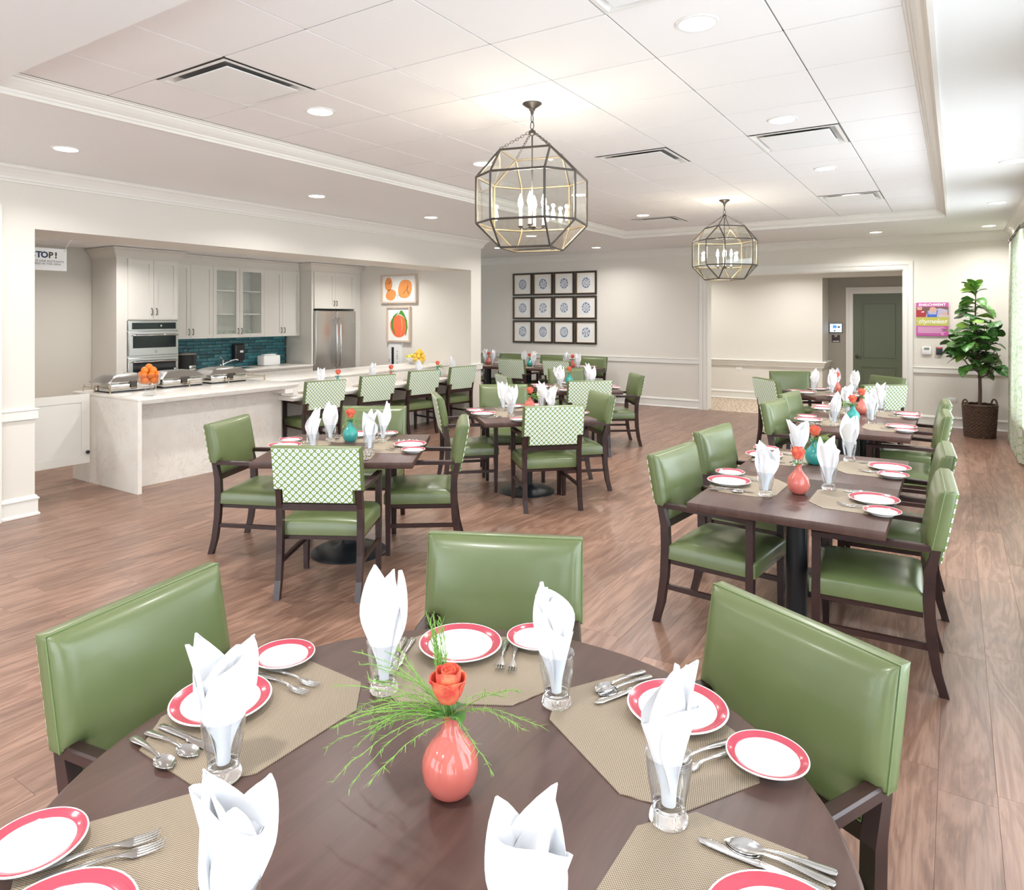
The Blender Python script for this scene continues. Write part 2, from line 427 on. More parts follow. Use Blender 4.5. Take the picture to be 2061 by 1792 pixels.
# sweep of a moulding profile [(d, z)] (d = distance off the wall) along a straight wall line
def sweep(mb, prof, A, B, nrm, m0=0.0, m1=0.0, mi=0):
    A = Vector(A); B = Vector(B); n = Vector(nrm); t = (B-A).normalized()
    r0 = [(A + t*(m0*d) + n*d).to_tuple()[:2]+(z,) for d, z in prof]
    r1 = [(B - t*(m1*d) + n*d).to_tuple()[:2]+(z,) for d, z in prof]
    mb.loft([r0, r1], mi, False, True, True)
def rect_sweep(mb, prof, x0, x1, y0, y1, mi=0):     # moulding running round the inside of a rectangle, d = towards its centre
    rings = []
    for d, z in prof: rings.append([(x0+d, y0+d, z), (x1-d, y0+d, z), (x1-d, y1-d, z), (x0+d, y1-d, z)])
    n = len(rings); vs = [p for r in rings for p in r]; fs = []
    for i in range(n):
        j = (i+1) % n
        for k in range(4):
            l = (k+1) % 4; fs.append((i*4+k, i*4+l, j*4+l, j*4+k))
    mb.add(vs, fs, mi, False)

# ------------------------------------------------------------------ the room
SZ, TZ, TILE = 2.953, 3.051, 0.6253          # soffit height, tile ceiling height, tile module
XL, XR, YB, YN = -6.58, 0.69, 12.54, -3.2    # dining room faces
XA = -10.2                                   # far left of the alcove behind the column
# kitchen
KX, KY0, KY1, KZ = -9.68, 1.5, 9.146, 2.606

# floor slab and planks
mb = MB(); mb.box(XA, XR, YN, YB+0.02, -0.05, -0.004)
floor = struct(mb.obj('floor', M_JOINT))
PW, PL = 0.178, 1.22
pm = MB(); pm.rbox(-PW/2+0.0003, PW/2-0.0003, -PL/2+0.0003, PL/2-0.0003, -0.008, 0.0, 0.0004, 0, 1, smooth=False)
plank_mesh = pm.mesh('plank', M_PLANK)
cth, sth = cos(0.5815), sin(0.5815)
def proj(x, y, z):
    r = x*cth+y*sth; d = -x*sth+y*cth
    if d < 0.05: return None
    return 1006.8+1394.18*r/d, 636.4-1394.18*(z-1.7)/d, d
rows = []
rp = random.Random(3)
ix = 0; x = XA+PW/2
while x < XR+PW/2:
    y = YN - rp.random()*PL
    while y < YB:
        cx, cy = x, y+PL/2
        if not (x < -9.75 and y < 9.3):
            p = proj(cx, cy, 0)
            vis = p is not None and -150 < p[0] < 2200 and p[1] < 1950
            rows.append(((1.0/p[2]**3 if vis else 0.0), cx, cy))
        y += PL
    x += PW
rows.sort(reverse=True)
rest = MB(); cnt = 0
for w, cx, cy in rows:
    y0, y1 = max(cy-PL/2, YN), min(cy+PL/2, YB)
    x0, x1 = max(cx-PW/2, XA), min(cx+PW/2, XR)
    full = (y1-y0 > PL-1e-4 and x1-x0 > PW-1e-4)
    if w > 0 and cnt < 300 and full:
        mk('plank', plank_mesh, floor, (cx, cy, 0)); cnt += 1
    elif y1-y0 > 0.02 and x1-x0 > 0.02:
        rest.box(x0+0.0008, x1-0.0008, y0+0.0008, y1-0.0008, -0.006, 0.0)
tag(rest.obj('plank_field', M_PLANK, floor), kind='stuff')

# ---- dining ceiling: slab, grid, tiles
X0T, Y0T = -2.0893*TILE, 4.5519*TILE      # grid line i=0, j=0
TX0, TX1, TY0, TY1 = -4.335, -0.168, 1.50, 10.29
mb = MB(); mb.box(TX0-0.3, TX1+0.3, TY0-0.3, TY1+0.3, TZ+0.022, TZ+0.06)
ceiling = struct(mb.obj('ceiling', M_GRID))
xs = [TX0]+[X0T+i*TILE for i in range(-4, 2)]+[TX1]
ys = [TY0]+[Y0T+j*TILE for j in range(-2, 12) if TY0+0.05 < Y0T+j*TILE < TY1-0.05]+[TY1]
DIFF = [(-4, -1), (-2, 4), (0, 4), (0, 9), (-4, 10), (0, -1)]        # tile cells (i, j) that hold an air diffuser
gb = MB()
for x in xs[1:-1]: gb.box(x-0.012, x+0.012, TY0, TY1, TZ+0.0015, TZ+0.022)
for y in ys[1:-1]: gb.box(TX0, TX1, y-0.012, y+0.012, TZ+0.0015, TZ+0.022)
gb.obj('ceiling_grid', M_GRID, ceiling)
tile_cache = {}
def cell_x(i): return X0T+(i+0.5)*TILE
def cell_y(j): return Y0T+(j+0.5)*TILE
for a in range(len(xs)-1):
    for b in range(len(ys)-1):
        w, h = xs[a+1]-xs[a], ys[b+1]-ys[b]; cx, cy = (xs[a]+xs[a+1])/2, (ys[b]+ys[b+1])/2
        if any(abs(cx-cell_x(i)) < 0.1 and abs(cy-cell_y(j)) < 0.1 for i, j in DIFF): continue
        key = (round(w, 3), round(h, 3))
        if key not in tile_cache:
            m_ = MB(); m_.rbox(-w/2+0.0038, w/2-0.0038, -h/2+0.0038, h/2-0.0038, -0.002, 0.02, 0.0006, 0, 1, smooth=False)
            tile_cache[key] = m_.mesh('ceiling_tile', M_TILE)
        mk('ceiling_tile', tile_cache[key], ceiling, (cx, cy, TZ))

# soffit ring round the tray, tray crown
SX0, SX1, SY0, SY1 = -4.455, -0.075, 1.62, 10.40
mb = MB()
mb.box(XA, SX0, YN, YB, SZ, SZ+0.16); mb.box(SX1, XR, YN, YB, SZ, SZ+0.16)
mb.box(SX0, SX1, YN, SY0, SZ, SZ+0.16); mb.box(SX0, SX1, SY1, YB, SZ, SZ+0.16)
struct(mb.obj('ceiling_soffit', M_SOFF))
prof = [(0.0, SZ-0.012), (0.022, SZ-0.012), (0.024, SZ+0.004), (0.032, SZ+0.010), (0.034, SZ+0.022), (0.048, SZ+0.030), (0.066, SZ+0.044), (0.082, SZ+0.064), (0.088, SZ+0.078), (0.100, SZ+0.080), (0.102, SZ+0.088), (0.116, SZ+0.090), (0.118, TZ-0.003), (0.0, TZ-0.003)]
mb = MB(); sweep(mb, prof, (SX0, SY0, 0), (SX0, SY1, 0), (1, 0, 0), 0, 1); sweep(mb, prof, (SX0, SY1, 0), (SX1, SY1, 0), (0, -1, 0), 1, 1); sweep(mb, prof, (SX1, SY1, 0), (SX1, SY0, 0), (-1, 0, 0), 1, 0)
struct(mb.obj('trim_1', M_TRIM))

# ---- walls
mb = MB()
mb.box(XL-0.65, XL, YN, 2.764, 0, SZ)                              # solid wall left of the kitchen opening
mb.box(XL-0.65, XL, 2.764, 9.146, 2.445, SZ)                       # bulkhead over the bar
struct(mb.obj('wall_left', M_WALL))
mb = MB(); mb.box(KX-0.1, XL, 9.146, 9.428, 0, SZ)
struct(mb.obj('wall_kitchen_end', M_WALL))
OX0, OX1, OZ = -3.765, -0.685, 2.43                                # cased opening in the back wall
mb = MB()
mb.box(XA, OX0, YB, YB+0.23, 0, SZ+0.16); mb.box(OX1, XR+0.3, YB, YB+0.23, 0, SZ+0.16); mb.box(OX0, OX1, YB, YB+0.23, OZ, SZ+0.16)
struct(mb.obj('wall_back', M_WALL))
mb = MB(); mb.box(XA-0.1, XA, 9.3, YB+0.2, 0, SZ+0.16); struct(mb.obj('wall_alcove', M_WALL))
mb = MB()
edges = [XL-0.65]+[e for w in WIN_ADDED for e in w]+[XR+0.2]
for k in range(0, len(edges), 2): mb.box(edges[k], edges[k+1], YN-0.2, YN, 0, SZ+0.16)
for a, b in WIN_ADDED: mb.box(a, b, YN-0.2, YN, 0, WZ[0]); mb.box(a, b, YN-0.2, YN, WZ[1], SZ+0.16)
struct(mb.obj('wall_near', M_WALL))
for k, (a, b) in enumerate(WIN_ADDED):  # unseen windows, added to let more daylight reach the room's left side
    mb = MB(); t = 0.05; y0, y1 = YN-0.14, YN-0.06
    mb.box(a, b, y0, y1, WZ[0], WZ[0]+t); mb.box(a, b, y0, y1, WZ[1]-t, WZ[1])
    for i in range(4):
        x = a+(b-a)*i/3; x0 = min(max(x-t/2, a), b-t); mb.box(x0, x0+t, y0, y1, WZ[0]+t, WZ[1]-t)
    mb.box(a, b, y0+0.01, y1-0.01, 1.98, 2.02)
    w = struct(mb.obj('window_%d' % (k+5), M_TRIM))
    for i in range(3):
        p = MB(); p.box(a+(b-a)*i/3+0.02, a+(b-a)*(i+1)/3-0.02, YN-0.102, YN-0.098, WZ[0]+0.04, WZ[1]-0.04); p.obj('pane', M_WPANE, w)
    sl = MB(); sl.rbox(a-0.05, b+0.05, YN-0.06, YN+0.06, WZ[0]-0.03, WZ[0]+0.004, 0.006); sl.obj('window_sill', M_TRIM, w)
mb = MB()
edges = [YN]+[e for w in WIN for e in w]+[YB]
for k in range(0, len(edges), 2): mb.box(XR, XR+0.2, edges[k], edges[k+1], 0, SZ+0.16)
for a, b in WIN: mb.box(XR, XR+0.2, a, b, 0, WZ[0]); mb.box(XR, XR+0.2, a, b, WZ[1], SZ+0.16)
struct(mb.obj('wall_right', M_WALL))
for k, (a, b) in enumerate(WIN):
    mb = MB(); t = 0.05
    mb.box(XR+0.06, XR+0.14, a, b, WZ[0], WZ[0]+t); mb.box(XR+0.06, XR+0.14, a, b, WZ[1]-t, WZ[1])
    n = 3
    for i in range(n+1):
        y = a+(b-a)*i/n; y0 = min(max(y-t/2, a), b-t); mb.box(XR+0.06, XR+0.14, y0, y0+t, WZ[0]+t, WZ[1]-t)
    mb.box(XR+0.07, XR+0.13, a, b, 1.98, 2.02)
    w = struct(mb.obj('window_%d' % (k+1), M_TRIM))
    for i in range(n):
        p = MB(); p.box(XR+0.098, XR+0.102, a+(b-a)*i/n+0.02, a+(b-a)*(i+1)/n-0.02, WZ[0]+0.04, WZ[1]-0.04); p.obj('pane', M_WPANE, w)
    sl = MB(); sl.rbox(XR-0.06, XR+0.06, a-0.05, b+0.05, WZ[0]-0.03, WZ[0]+0.004, 0.006); sl.obj('window_sill', M_TRIM, w)

# crown mouldings under the soffit
crown = [(0, SZ-0.135), (0.018, SZ-0.135), (0.022, SZ-0.118), (0.030, SZ-0.112), (0.034, SZ-0.094), (0.050, SZ-0.066), (0.076, SZ-0.036), (0.094, SZ-0.024), (0.098, SZ-0.010), (0.106, SZ-0.006), (0.106, SZ-0.001), (0, SZ-0.001)]
mb = MB(); sweep(mb, crown, (XL, YN, 0), (XL, 9.428, 0), (1, 0, 0), 1, -1); sweep(mb, crown, (XL, 9.428, 0), (XA, 9.428, 0), (0, 1, 0), -1, 0)
struct(mb.obj('trim_2', M_TRIM))
mb = MB(); sweep(mb, crown, (XA, YB, 0), (XR, YB, 0), (0, -1, 0), 0, 1); struct(mb.obj('trim_3', M_TRIM))
mb = MB(); sweep(mb, crown, (XR, YB, 0), (XR, YN, 0), (-1, 0, 0), 1, 1); struct(mb.obj('trim_4', M_TRIM))

base = [(0, 0.0), (0.026, 0.0), (0.030, 0.004), (0.030, 0.018), (0.022, 0.028), (0.018, 0.030), (0.018, 0.135), (0.026, 0.139), (0.027, 0.150), (0.016, 0.158), (0.010, 0.172), (0, 0.176)]
rail = [(0, 0.822), (0.018, 0.822), (0.020, 0.826), (0.020, 0.896), (0.026, 0.902), (0.026, 0.914), (0, 0.916)]
mb = MB(); sweep(mb, base, (XL, 2.51, 0), (XL, 2.764, 0), (1, 0, 0), 0, -1); sweep(mb, base, (XL, 2.764, 0), (XL-0.65, 2.764, 0), (0, 1, 0), -1, 0)
sweep(mb, base, (XL, 9.146, 0), (XL, 9.428, 0), (1, 0, 0), 0, -1); sweep(mb, base, (XL, 9.428, 0), (XA, 9.428, 0), (0, 1, 0), -1, 0)
struct(mb.obj('baseboard_left', M_TRIM))
mb = MB(); sweep(mb, rail, (XL, 2.51, 0), (XL, 2.764, 0), (1, 0, 0), 0, -1); sweep(mb, rail, (XL, 2.764, 0), (XL-0.65, 2.764, 0), (0, 1, 0), -1, 0)
sweep(mb, rail, (XL, 9.146, 0), (XL, 9.428, 0), (1, 0, 0), -1, -1); sweep(mb, rail, (XL, 9.428, 0), (XA, 9.428, 0), (0, 1, 0), -1, 0)
struct(mb.obj('trim_5', M_TRIM))
mb = MB(); mb.box(XL, XL+0.035, 2.2, 2.505, 0, 2.62); struct(mb.obj('trim_6', M_TRIM))       # flat casing at the far left edge
mb = MB(); sweep(mb, base, (XA, YB, 0), (OX0-0.134, YB, 0), (0, -1, 0)); sweep(mb, base, (OX1+0.134, YB, 0), (XR, YB, 0), (0, -1, 0), 0, 1); struct(mb.obj('baseboard_back', M_TRIM))
mb = MB(); sweep(mb, rail, (XA, YB, 0), (OX0-0.134, YB, 0), (0, -1, 0)); sweep(mb, rail, (OX1+0.134, YB, 0), (XR, YB, 0), (0, -1, 0)); struct(mb.obj('trim_7', M_TRIM))
mb = MB(); sweep(mb, base, (XR, YB, 0), (XR, YN, 0), (-1, 0, 0), 1, 0); struct(mb.obj('baseboard_right', M_TRIM))
# casing of the cased opening: stepped board in U shape
mb = MB()
def casing(mb, x0, x1, zt, y, w=0.134, face=-1):
    for k, (a, b, t) in enumerate(((0.0, w, 0.018), (w*0.10, w*0.42, 0.024), (w*0.55, w*0.97, 0.030))):
        ya, yb = (y-t, y) if face < 0 else (y, y+t)
        mb.box(x0-b, x0-a, ya, yb, 0, zt+b); mb.box(x1+a, x1+b, ya, yb, 0, zt+b); mb.box(x0-a, x1+a, ya, yb, zt+a, zt+b)
casing(mb, OX0, OX1, OZ, YB)
mb.box(OX0, OX0+0.012, YB-0.004, YB+0.234, 0, OZ); mb.box(OX1-0.012, OX1, YB-0.004, YB+0.234, 0, OZ); mb.box(OX0, OX1, YB-0.004, YB+0.234, OZ-0.012, OZ)
struct(mb.obj('trim_8', M_TRIM))

# ---- hall behind the opening
HY, HX = 14.60, -2.15; DY = 15.35
mb = MB(); mb.box(-6.2, 1.2, YB+0.02, 16.2, -0.05, 0.003); struct(mb.obj('floor_hall', M_CARPET))
mb = MB(); mb.box(-6.2, HX, HY, 16.2, 0, 2.8); struct(mb.obj('wall_hall', M_WALL))
mb = MB(); mb.box(HX, 1.2, DY, DY+0.15, 0, 2.8); struct(mb.obj('wall_recess', M_GREYW))
mb = MB(); mb.box(HX, 1.2, HY, HY+0.14, 2.44, 2.8); struct(mb.obj('wall_hall_beam', M_WALL))
mb = MB(); mb.box(-6.2, -6.05, YB+0.23, HY, 0, 2.8); mb.box(1.05, 1.2, YB+0.23, DY, 0, 2.8); struct(mb.obj('wall_hall_side', M_WALL))
mb = MB(); mb.box(-6.2, 1.2, YB+0.2, 16.2, 2.7, 2.8); struct(mb.obj('ceiling_hall', M_SOFF))
cap = [(0, 0.690), (0.030, 0.692), (0.034, 0.730), (0.052, 0.748), (0.056, 0.782), (0.070, 0.788), (0.076, 0.800), (0.070, 0.812), (0, 0.815)]
mb = MB(); sweep(mb, cap, (-6.05, HY, 0), (HX, HY, 0), (0, -1, 0), 0, -1); sweep(mb, cap, (HX, HY, 0), (HX, DY, 0), (1, 0, 0), -1, 0); struct(mb.obj('trim_9', M_TRIM))
mb = MB(); sweep(mb, base, (-6.05, HY, 0), (HX, HY, 0), (0, -1, 0), 0, -1); sweep(mb, base, (HX, HY, 0), (HX, DY, 0), (1, 0, 0), -1, 0); struct(mb.obj('baseboard_hall', M_TRIM))
# green door in the recess
DX0, DX1, DZ = -1.70, -0.78, 2.14
mb = MB(); casing(mb, DX0, DX1, DZ, DY, 0.13)
struct(mb.obj('trim_10', M_TRIM))
mb = MB(); y = DY-0.012
mb.box(DX0, DX1, y+0.004, DY+0.03, 0.01, DZ)
for z0, z1 in ((0.01, 0.16), (0.70, 0.84), (1.98, DZ)): mb.box(DX0+0.145, DX1-0.145, y-0.008, y+0.004, z0, z1)
mb.box(DX0, DX0+0.145, y-0.008, y+0.004, 0.01, DZ); mb.box(DX1-0.145, DX1, y-0.008, y+0.004, 0.01, DZ)
for z0, z1 in ((0.20, 0.66), (0.88, 1.94)): mb.rbox(DX0+0.185, DX1-0.185, y-0.006, y+0.010, z0, z1, 0.006, 0, 1, smooth=False)
door = struct(mb.obj('door_1', M_DOOR), 'olive green panelled door in the hall recess', 'door')
mb = MB(); Mx = Matrix.Translation((DX0+0.07, y-0.008, 0.90)) @ Matrix.Rotation(pi/2, 4, 'X')
mb.lathe([(0.0, 0), (0.032, 0.0), (0.034, 0.006), (0.028, 0.012), (0.012, 0.014), (0.010, 0.045), (0.0, 0.046)], 20, 0, M=Mx)
mb.tube([(DX0+0.07, y-0.048, 0.90), (DX0+0.11, y-0.052, 0.902), (DX0+0.17, y-0.050, 0.895)], [0.011, 0.010, 0.007], 8)
mb.obj('lever_handle', M_BRONZE, door)

# ---- kitchen shell
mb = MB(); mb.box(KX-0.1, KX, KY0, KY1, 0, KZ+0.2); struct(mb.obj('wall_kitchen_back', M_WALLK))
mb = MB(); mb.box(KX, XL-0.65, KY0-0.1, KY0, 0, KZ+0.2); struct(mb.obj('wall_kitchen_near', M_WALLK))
mb = MB(); mb.box(KX, XL-0.65, KY0, KY1, KZ, KZ+0.05); kc = struct(mb.obj('ceiling_kitchen', M_GRID))
kt = MB(); kt.rbox(-0.304, 0.304, -0.304, 0.304, -0.012, 0.0, 0.002, 0, 1, smooth=False); kme = kt.mesh('ceiling_tile', M_TILE)
for i in range(4):
    for j in range(13):
        mk('ceiling_tile', kme, kc, (KX+0.31+0.6125*i, KY0+0.31+0.6125*j, KZ+0.012-0.006))

# ------------------------------------------------------------------ recessed lights
def make_downlight():
    t = empty('downlight')
    mb = MB(); mb.lathe([(0.078, 0.004), (0.096, 0.004), (0.098, -0.001), (0.094, -0.005), (0.082, -0.006), (0.078, -0.002), (0.078, 0.004)], 36, caps=False)
    mb.obj('trim_ring', M_WHITE, t)
    mb = MB(); mb.lathe([(0.0, -0.001), (0.078, -0.001), (0.080, 0.004), (0.0, 0.004)], 36, smooth=False)
    mb.obj('lens', M_LAMP, t)
    return t
dl = make_downlight(); first = [True]
spot_data = bpy.data.lights.new('downlight_lamp', 'AREA'); spot_data.shape = 'DISK'; spot_data.size = 0.15
spot_data.energy = DOWN_W; spot_data.color = (1.0, 0.985, 0.965); spot_data.spread = radians(150)
dim_data = spot_data.copy(); dim_data.energy = DOWN_W*0.62
def downlight(x, y, z, label, group, dim=False):
    t = dl if first[0] else copy_tree(dl); first[0] = False
    t.location = (x, y, z); tag(t, label, 'ceiling light', group)
    lo = bpy.data.objects.new('downlight_lamp', dim_data if dim else spot_data); COL.objects.link(lo); lo.parent = t; lo.location = (0, 0, -0.012)
rowname = {0: 'nearest', 3: 'second', 6: 'third', 9: 'farthest'}
for i, side in ((0, 'right'), (-4, 'left')):
    for j in (0, 3, 6, 9):
        downlight(cell_x(i), cell_y(j), TZ-0.003, 'round recessed ceiling light, %s of the row in the %s tile column' % (rowname[j], side), 'recessed lights in the tile ceiling')
for k, (x, y, lab) in enumerate([(-5.57, 2.55, 'nearest of the soffit lights along the kitchen opening'), (-5.57, 4.99, 'second of the soffit lights along the kitchen opening'), (-5.56, 6.86, 'third of the soffit lights along the kitchen opening'), (-5.54, 9.31, 'soffit light beside the white column'),
        (-7.0, 10.6, 'soffit light behind the white column over the back tables'), (-5.49, 11.55, 'soffit light in front of the framed prints'), (-0.996, 11.72, 'soffit light in front of the cased opening'),
        (0.39, 6.95, 'nearest visible soffit light along the window wall'), (0.387, 9.41, 'middle soffit light along the window wall'), (0.385, 11.75, 'soffit light in the corner above the potted tree')]):
    downlight(x, y, SZ, 'round recessed '+lab, 'recessed lights in the soffit', True)
# the room and the hall and kitchen go on with the same lights outside the frame
for (x, y, z, lab) in [(-5.57, 0.2, SZ, 'dining soffit near the entrance'), (-3.5, 0.2, SZ, 'dining soffit behind the round table'), (-1.0, 0.2, SZ, 'dining soffit over the camera side'), (-3.5, -2.0, SZ, 'near wall, left'), (-1.0, -2.0, SZ, 'near wall, right'),
        (-2.6, 13.65, 2.70, 'hall ceiling, left'), (-1.0, 13.65, 2.70, 'hall ceiling, right'), (-4.6, 13.65, 2.70, 'hall ceiling, far left'),
        (-8.6, 2.6, KZ-0.008, 'kitchen ceiling, near end'), (-8.35, 4.5, KZ-0.008, 'kitchen ceiling, in front of the ovens'), (-8.35, 6.4, KZ-0.008, 'kitchen ceiling, over the sink'), (-8.0, 8.3, KZ-0.008, 'kitchen ceiling, in front of the fruit prints')]:
    downlight(x, y, z, 'round recessed ceiling light, '+lab, 'recessed lights outside the tile field', y > 13 or x < -5)

# air diffusers: plaque hung in a square steel cone
def make_diffuser():
    t = empty('air_diffuser'); h = TILE/2-0.006
    mb = MB()
    def sq(r, z): return [(-r, -r, z), (r, -r, z), (r, r, z), (-r, r, z)]
    mb.loft([sq(h, -0.004), sq(h-0.022, -0.006), sq(h-0.05, 0.014), sq(h-0.12, 0.046), sq(h-0.12, 0.05), sq(h, 0.05)], 0, False, False)
    mb.obj('frame', M_WHITE, t)
    mb = MB(); mb.box(-h+0.1, h-0.1, -h+0.1, h-0.1, 0.046, 0.05); mb.obj('throat', M_BLACK, t)
    mb = MB(); mb.rbox(-h+0.065, h-0.065, -h+0.065, h-0.065, -0.014, -0.008, 0.002, 0, 1); mb.obj('plaque', M_SOFF, t)
    return t
df = make_diffuser()
dlab = {(-4, -1): 'nearest on the kitchen side', (-2, 4): 'between the two lanterns', (0, 4): 'beside the window-side recessed lights', (0, 9): 'in the far right corner of the tile field', (-4, 10): 'in the far left of the tile field', (0, -1): 'cut off by the top of the picture'}
for k, c in enumerate(DIFF):
    t = df if k == 0 else copy_tree(df)
    t.location = (cell_x(c[0]), cell_y(c[1]), TZ-0.003); tag(t, 'square white ceiling air diffuser, '+dlab[c], 'air vent', 'air diffusers')
t = copy_tree(df); t.location = (-8.45, 6.6, KZ-0.01); tag(t, 'square ceiling air diffuser above the kitchen cabinets', 'air vent', 'air diffusers')

# ------------------------------------------------------------------ lantern pendants
def link_pts(n=12, L=0.026, W=0.014):
    pts = []
    for k in range(n):
        a = 2*pi*k/n; pts.append((W/2*cos(a), 0, L/2*sin(a) + (L-W)/2*0.3*(1 if sin(a) > 0 else -1)))
    return pts
def chain_mesh(mb, A, B, L=0.026, W=0.015, r=0.0018):
    A, B = Vector(A), Vector(B); d = B-A; n = max(2, int(d.length/(L*0.80))); t = d.normalized()
    q = t.to_track_quat('Z', 'X').to_matrix().to_4x4()
    for k in range(n):
        c = A+d*((k+0.5)/n)
        mb.ring(link_pts(12, L, W), r, 5, 0, Matrix.Translation(c) @ q @ Matrix.Rotation((k % 2)*pi/2, 4, 'Z'))
def lantern(x, y, base_ang, label):
    t = empty('lantern_pendant', (x, y, TZ), 0, label, 'pendant lamp', 'lantern pendants')
    fw = Vector((-sth, cth, 0)); rt = Vector((cth, sth, 0))
    def pol(R, a, z): a = radians(a); v = rt*sin(a)*R - fw*cos(a)*R; return Vector((v.x, v.y, z))
    zt, zu, zl, zb = -0.318, -0.480, -0.769, -0.924
    C = [base_ang+90*k for k in range(4)]
    top = [pol(0.226, a, zt) for a in C]; bot = [pol(0.226, a, zb) for a in C]
    up = []; lo = []
    for a in C:
        for s_ in (-17, 17): up.append(pol(0.358, a+s_, zu)); lo.append(pol(0.358, a+s_, zl))
    # canopy, stem, hub
    mb = MB(); mb.lathe([(0, 0), (0.060, 0), (0.062, -0.006), (0.050, -0.016), (0.028, -0.030), (0.020, -0.036), (0.020, -0.044), (0.012, -0.050), (0.010, -0.066), (0.006, -0.075), (0, -0.076)], 24)
    mb.obj('canopy', M_LANT, t)
    mb = MB(); chain_mesh(mb, (0, 0, -0.075), (0, 0, -0.165), 0.046, 0.024, 0.003); mb.obj('top_chain', M_LANT, t)
    mb = MB(); mb.lathe([(0, -0.160), (0.008, -0.162), (0.010, -0.172), (0.021, -0.176), (0.021, -0.190), (0.024, -0.196), (0.014, -0.204), (0.006, -0.208), (0, -0.209)], 16); mb.obj('hub', M_LANT, t)
    for c in top:
        mb = MB(); s0 = Vector((c.x, c.y, 0)).normalized()*0.026; chain_mesh(mb, (s0.x, s0.y, -0.190), c+Vector((0, 0, 0.004))); mb.obj('chain', M_LANT, t)
    # frame bars
    mb = MB(); inn = MB()
    def bar(a, b, r=0.0075):
        mb.tube([a, b], r, 6); ci = Vector((0, 0, (a.z+b.z)/2))
        oa = (ci-(a+b)/2).normalized()*0.004
        inn.tube([a+oa, b+oa], r*0.72, 5)
    for k in range(4):
        bar(top[k], top[(k+1) % 4]); bar(bot[k], bot[(k+1) % 4])
        for s_ in (0, 1): bar(top[k], up[2*k+s_]); bar(bot[k], lo[2*k+s_])
    for k in range(8):
        bar(up[k], up[(k+1) % 8]); bar(lo[k], lo[(k+1) % 8]); bar(up[k], lo[k])
    fr = mb.obj('frame', M_LANT, t); inn.obj('gilt_lining', M_GOLD, fr)
    def glass(pts):
        g = MB(); n = len(pts); c = sum(pts, Vector())/n
        P = [c+(p-c)*0.985 for p in pts]; nr = (P[1]-P[0]).cross(P[2]-P[0]).normalized()*0.0012
        g.add([p+nr for p in P]+[p-nr for p in P], [tuple(range(n)), tuple(range(2*n-1, n-1, -1))]+[(i, (i+1) % n, n+(i+1) % n, n+i) for i in range(n)])
        g.obj('glass_pane', M_PANE, t)
    for k in range(8): glass([up[k], up[(k+1) % 8], lo[(k+1) % 8], lo[k]])
    for k in range(4):
        glass([top[k], up[2*k], up[2*k+1]]); glass([bot[k], lo[2*k], lo[2*k+1]])
        n = (k+1) % 4
        glass([top[k], up[2*k+1], up[2*n], top[n]]); glass([bot[k], lo[2*k+1], lo[2*n], bot[n]])
    glass(bot)
    # candle cluster
    mb = MB(); mb.tube([(0, 0, -0.205), (0, 0, -0.80)], 0.005, 8); mb.lathe([(0, -0.80), (0.02, -0.795), (0.026, -0.785), (0.010, -0.775), (0.006, -0.76)], 14); mb.obj('stem', M_LANT, t)
    for k in range(4):
        a = radians(20+90*k); px, py = 0.075*cos(a), 0.075*sin(a)
        mb = MB(); mb.tube([(0.008*cos(a), 0.008*sin(a), -0.785), (px*0.6, py*0.6, -0.798), (px, py, -0.788)], 0.004, 6); mb.lathe([(0, -0.79), (0.014, -0.787), (0.017, -0.778), (0.011, -0.776)], 12, 0, px, py); mb.obj('candle_arm', M_LANT, t)
        mb = MB(); mb.lathe([(0.011, -0.778), (0.011, -0.668), (0.004, -0.667)], 12, 0, px, py); mb.obj('candle_sleeve', M_WHITE, t)
        mb = MB(); mb.lathe([(0.006, -0.668), (0.014, -0.650), (0.017, -0.632), (0.012, -0.602), (0.004, -0.580), (0.0005, -0.572)], 14, 0, px, py); mb.obj('bulb', M_BULB, t)
        ld = bpy.data.lights.new('bulb_light', 'POINT'); ld.energy = BULB_W; ld.color = (1.0, 0.90, 0.76); ld.shadow_soft_size = 0.014
        lo_ = bpy.data.objects.new('bulb_light', ld); COL.objects.link(lo_); lo_.parent = t; lo_.location = (px, py, -0.565)
    return t
lantern(-2.245, cell_y(1), 26, 'large dark bronze glass lantern hanging nearest, over the middle of the room')
lantern(-2.245, cell_y(8), 56, 'bronze glass lantern hanging farther back before the cased opening')

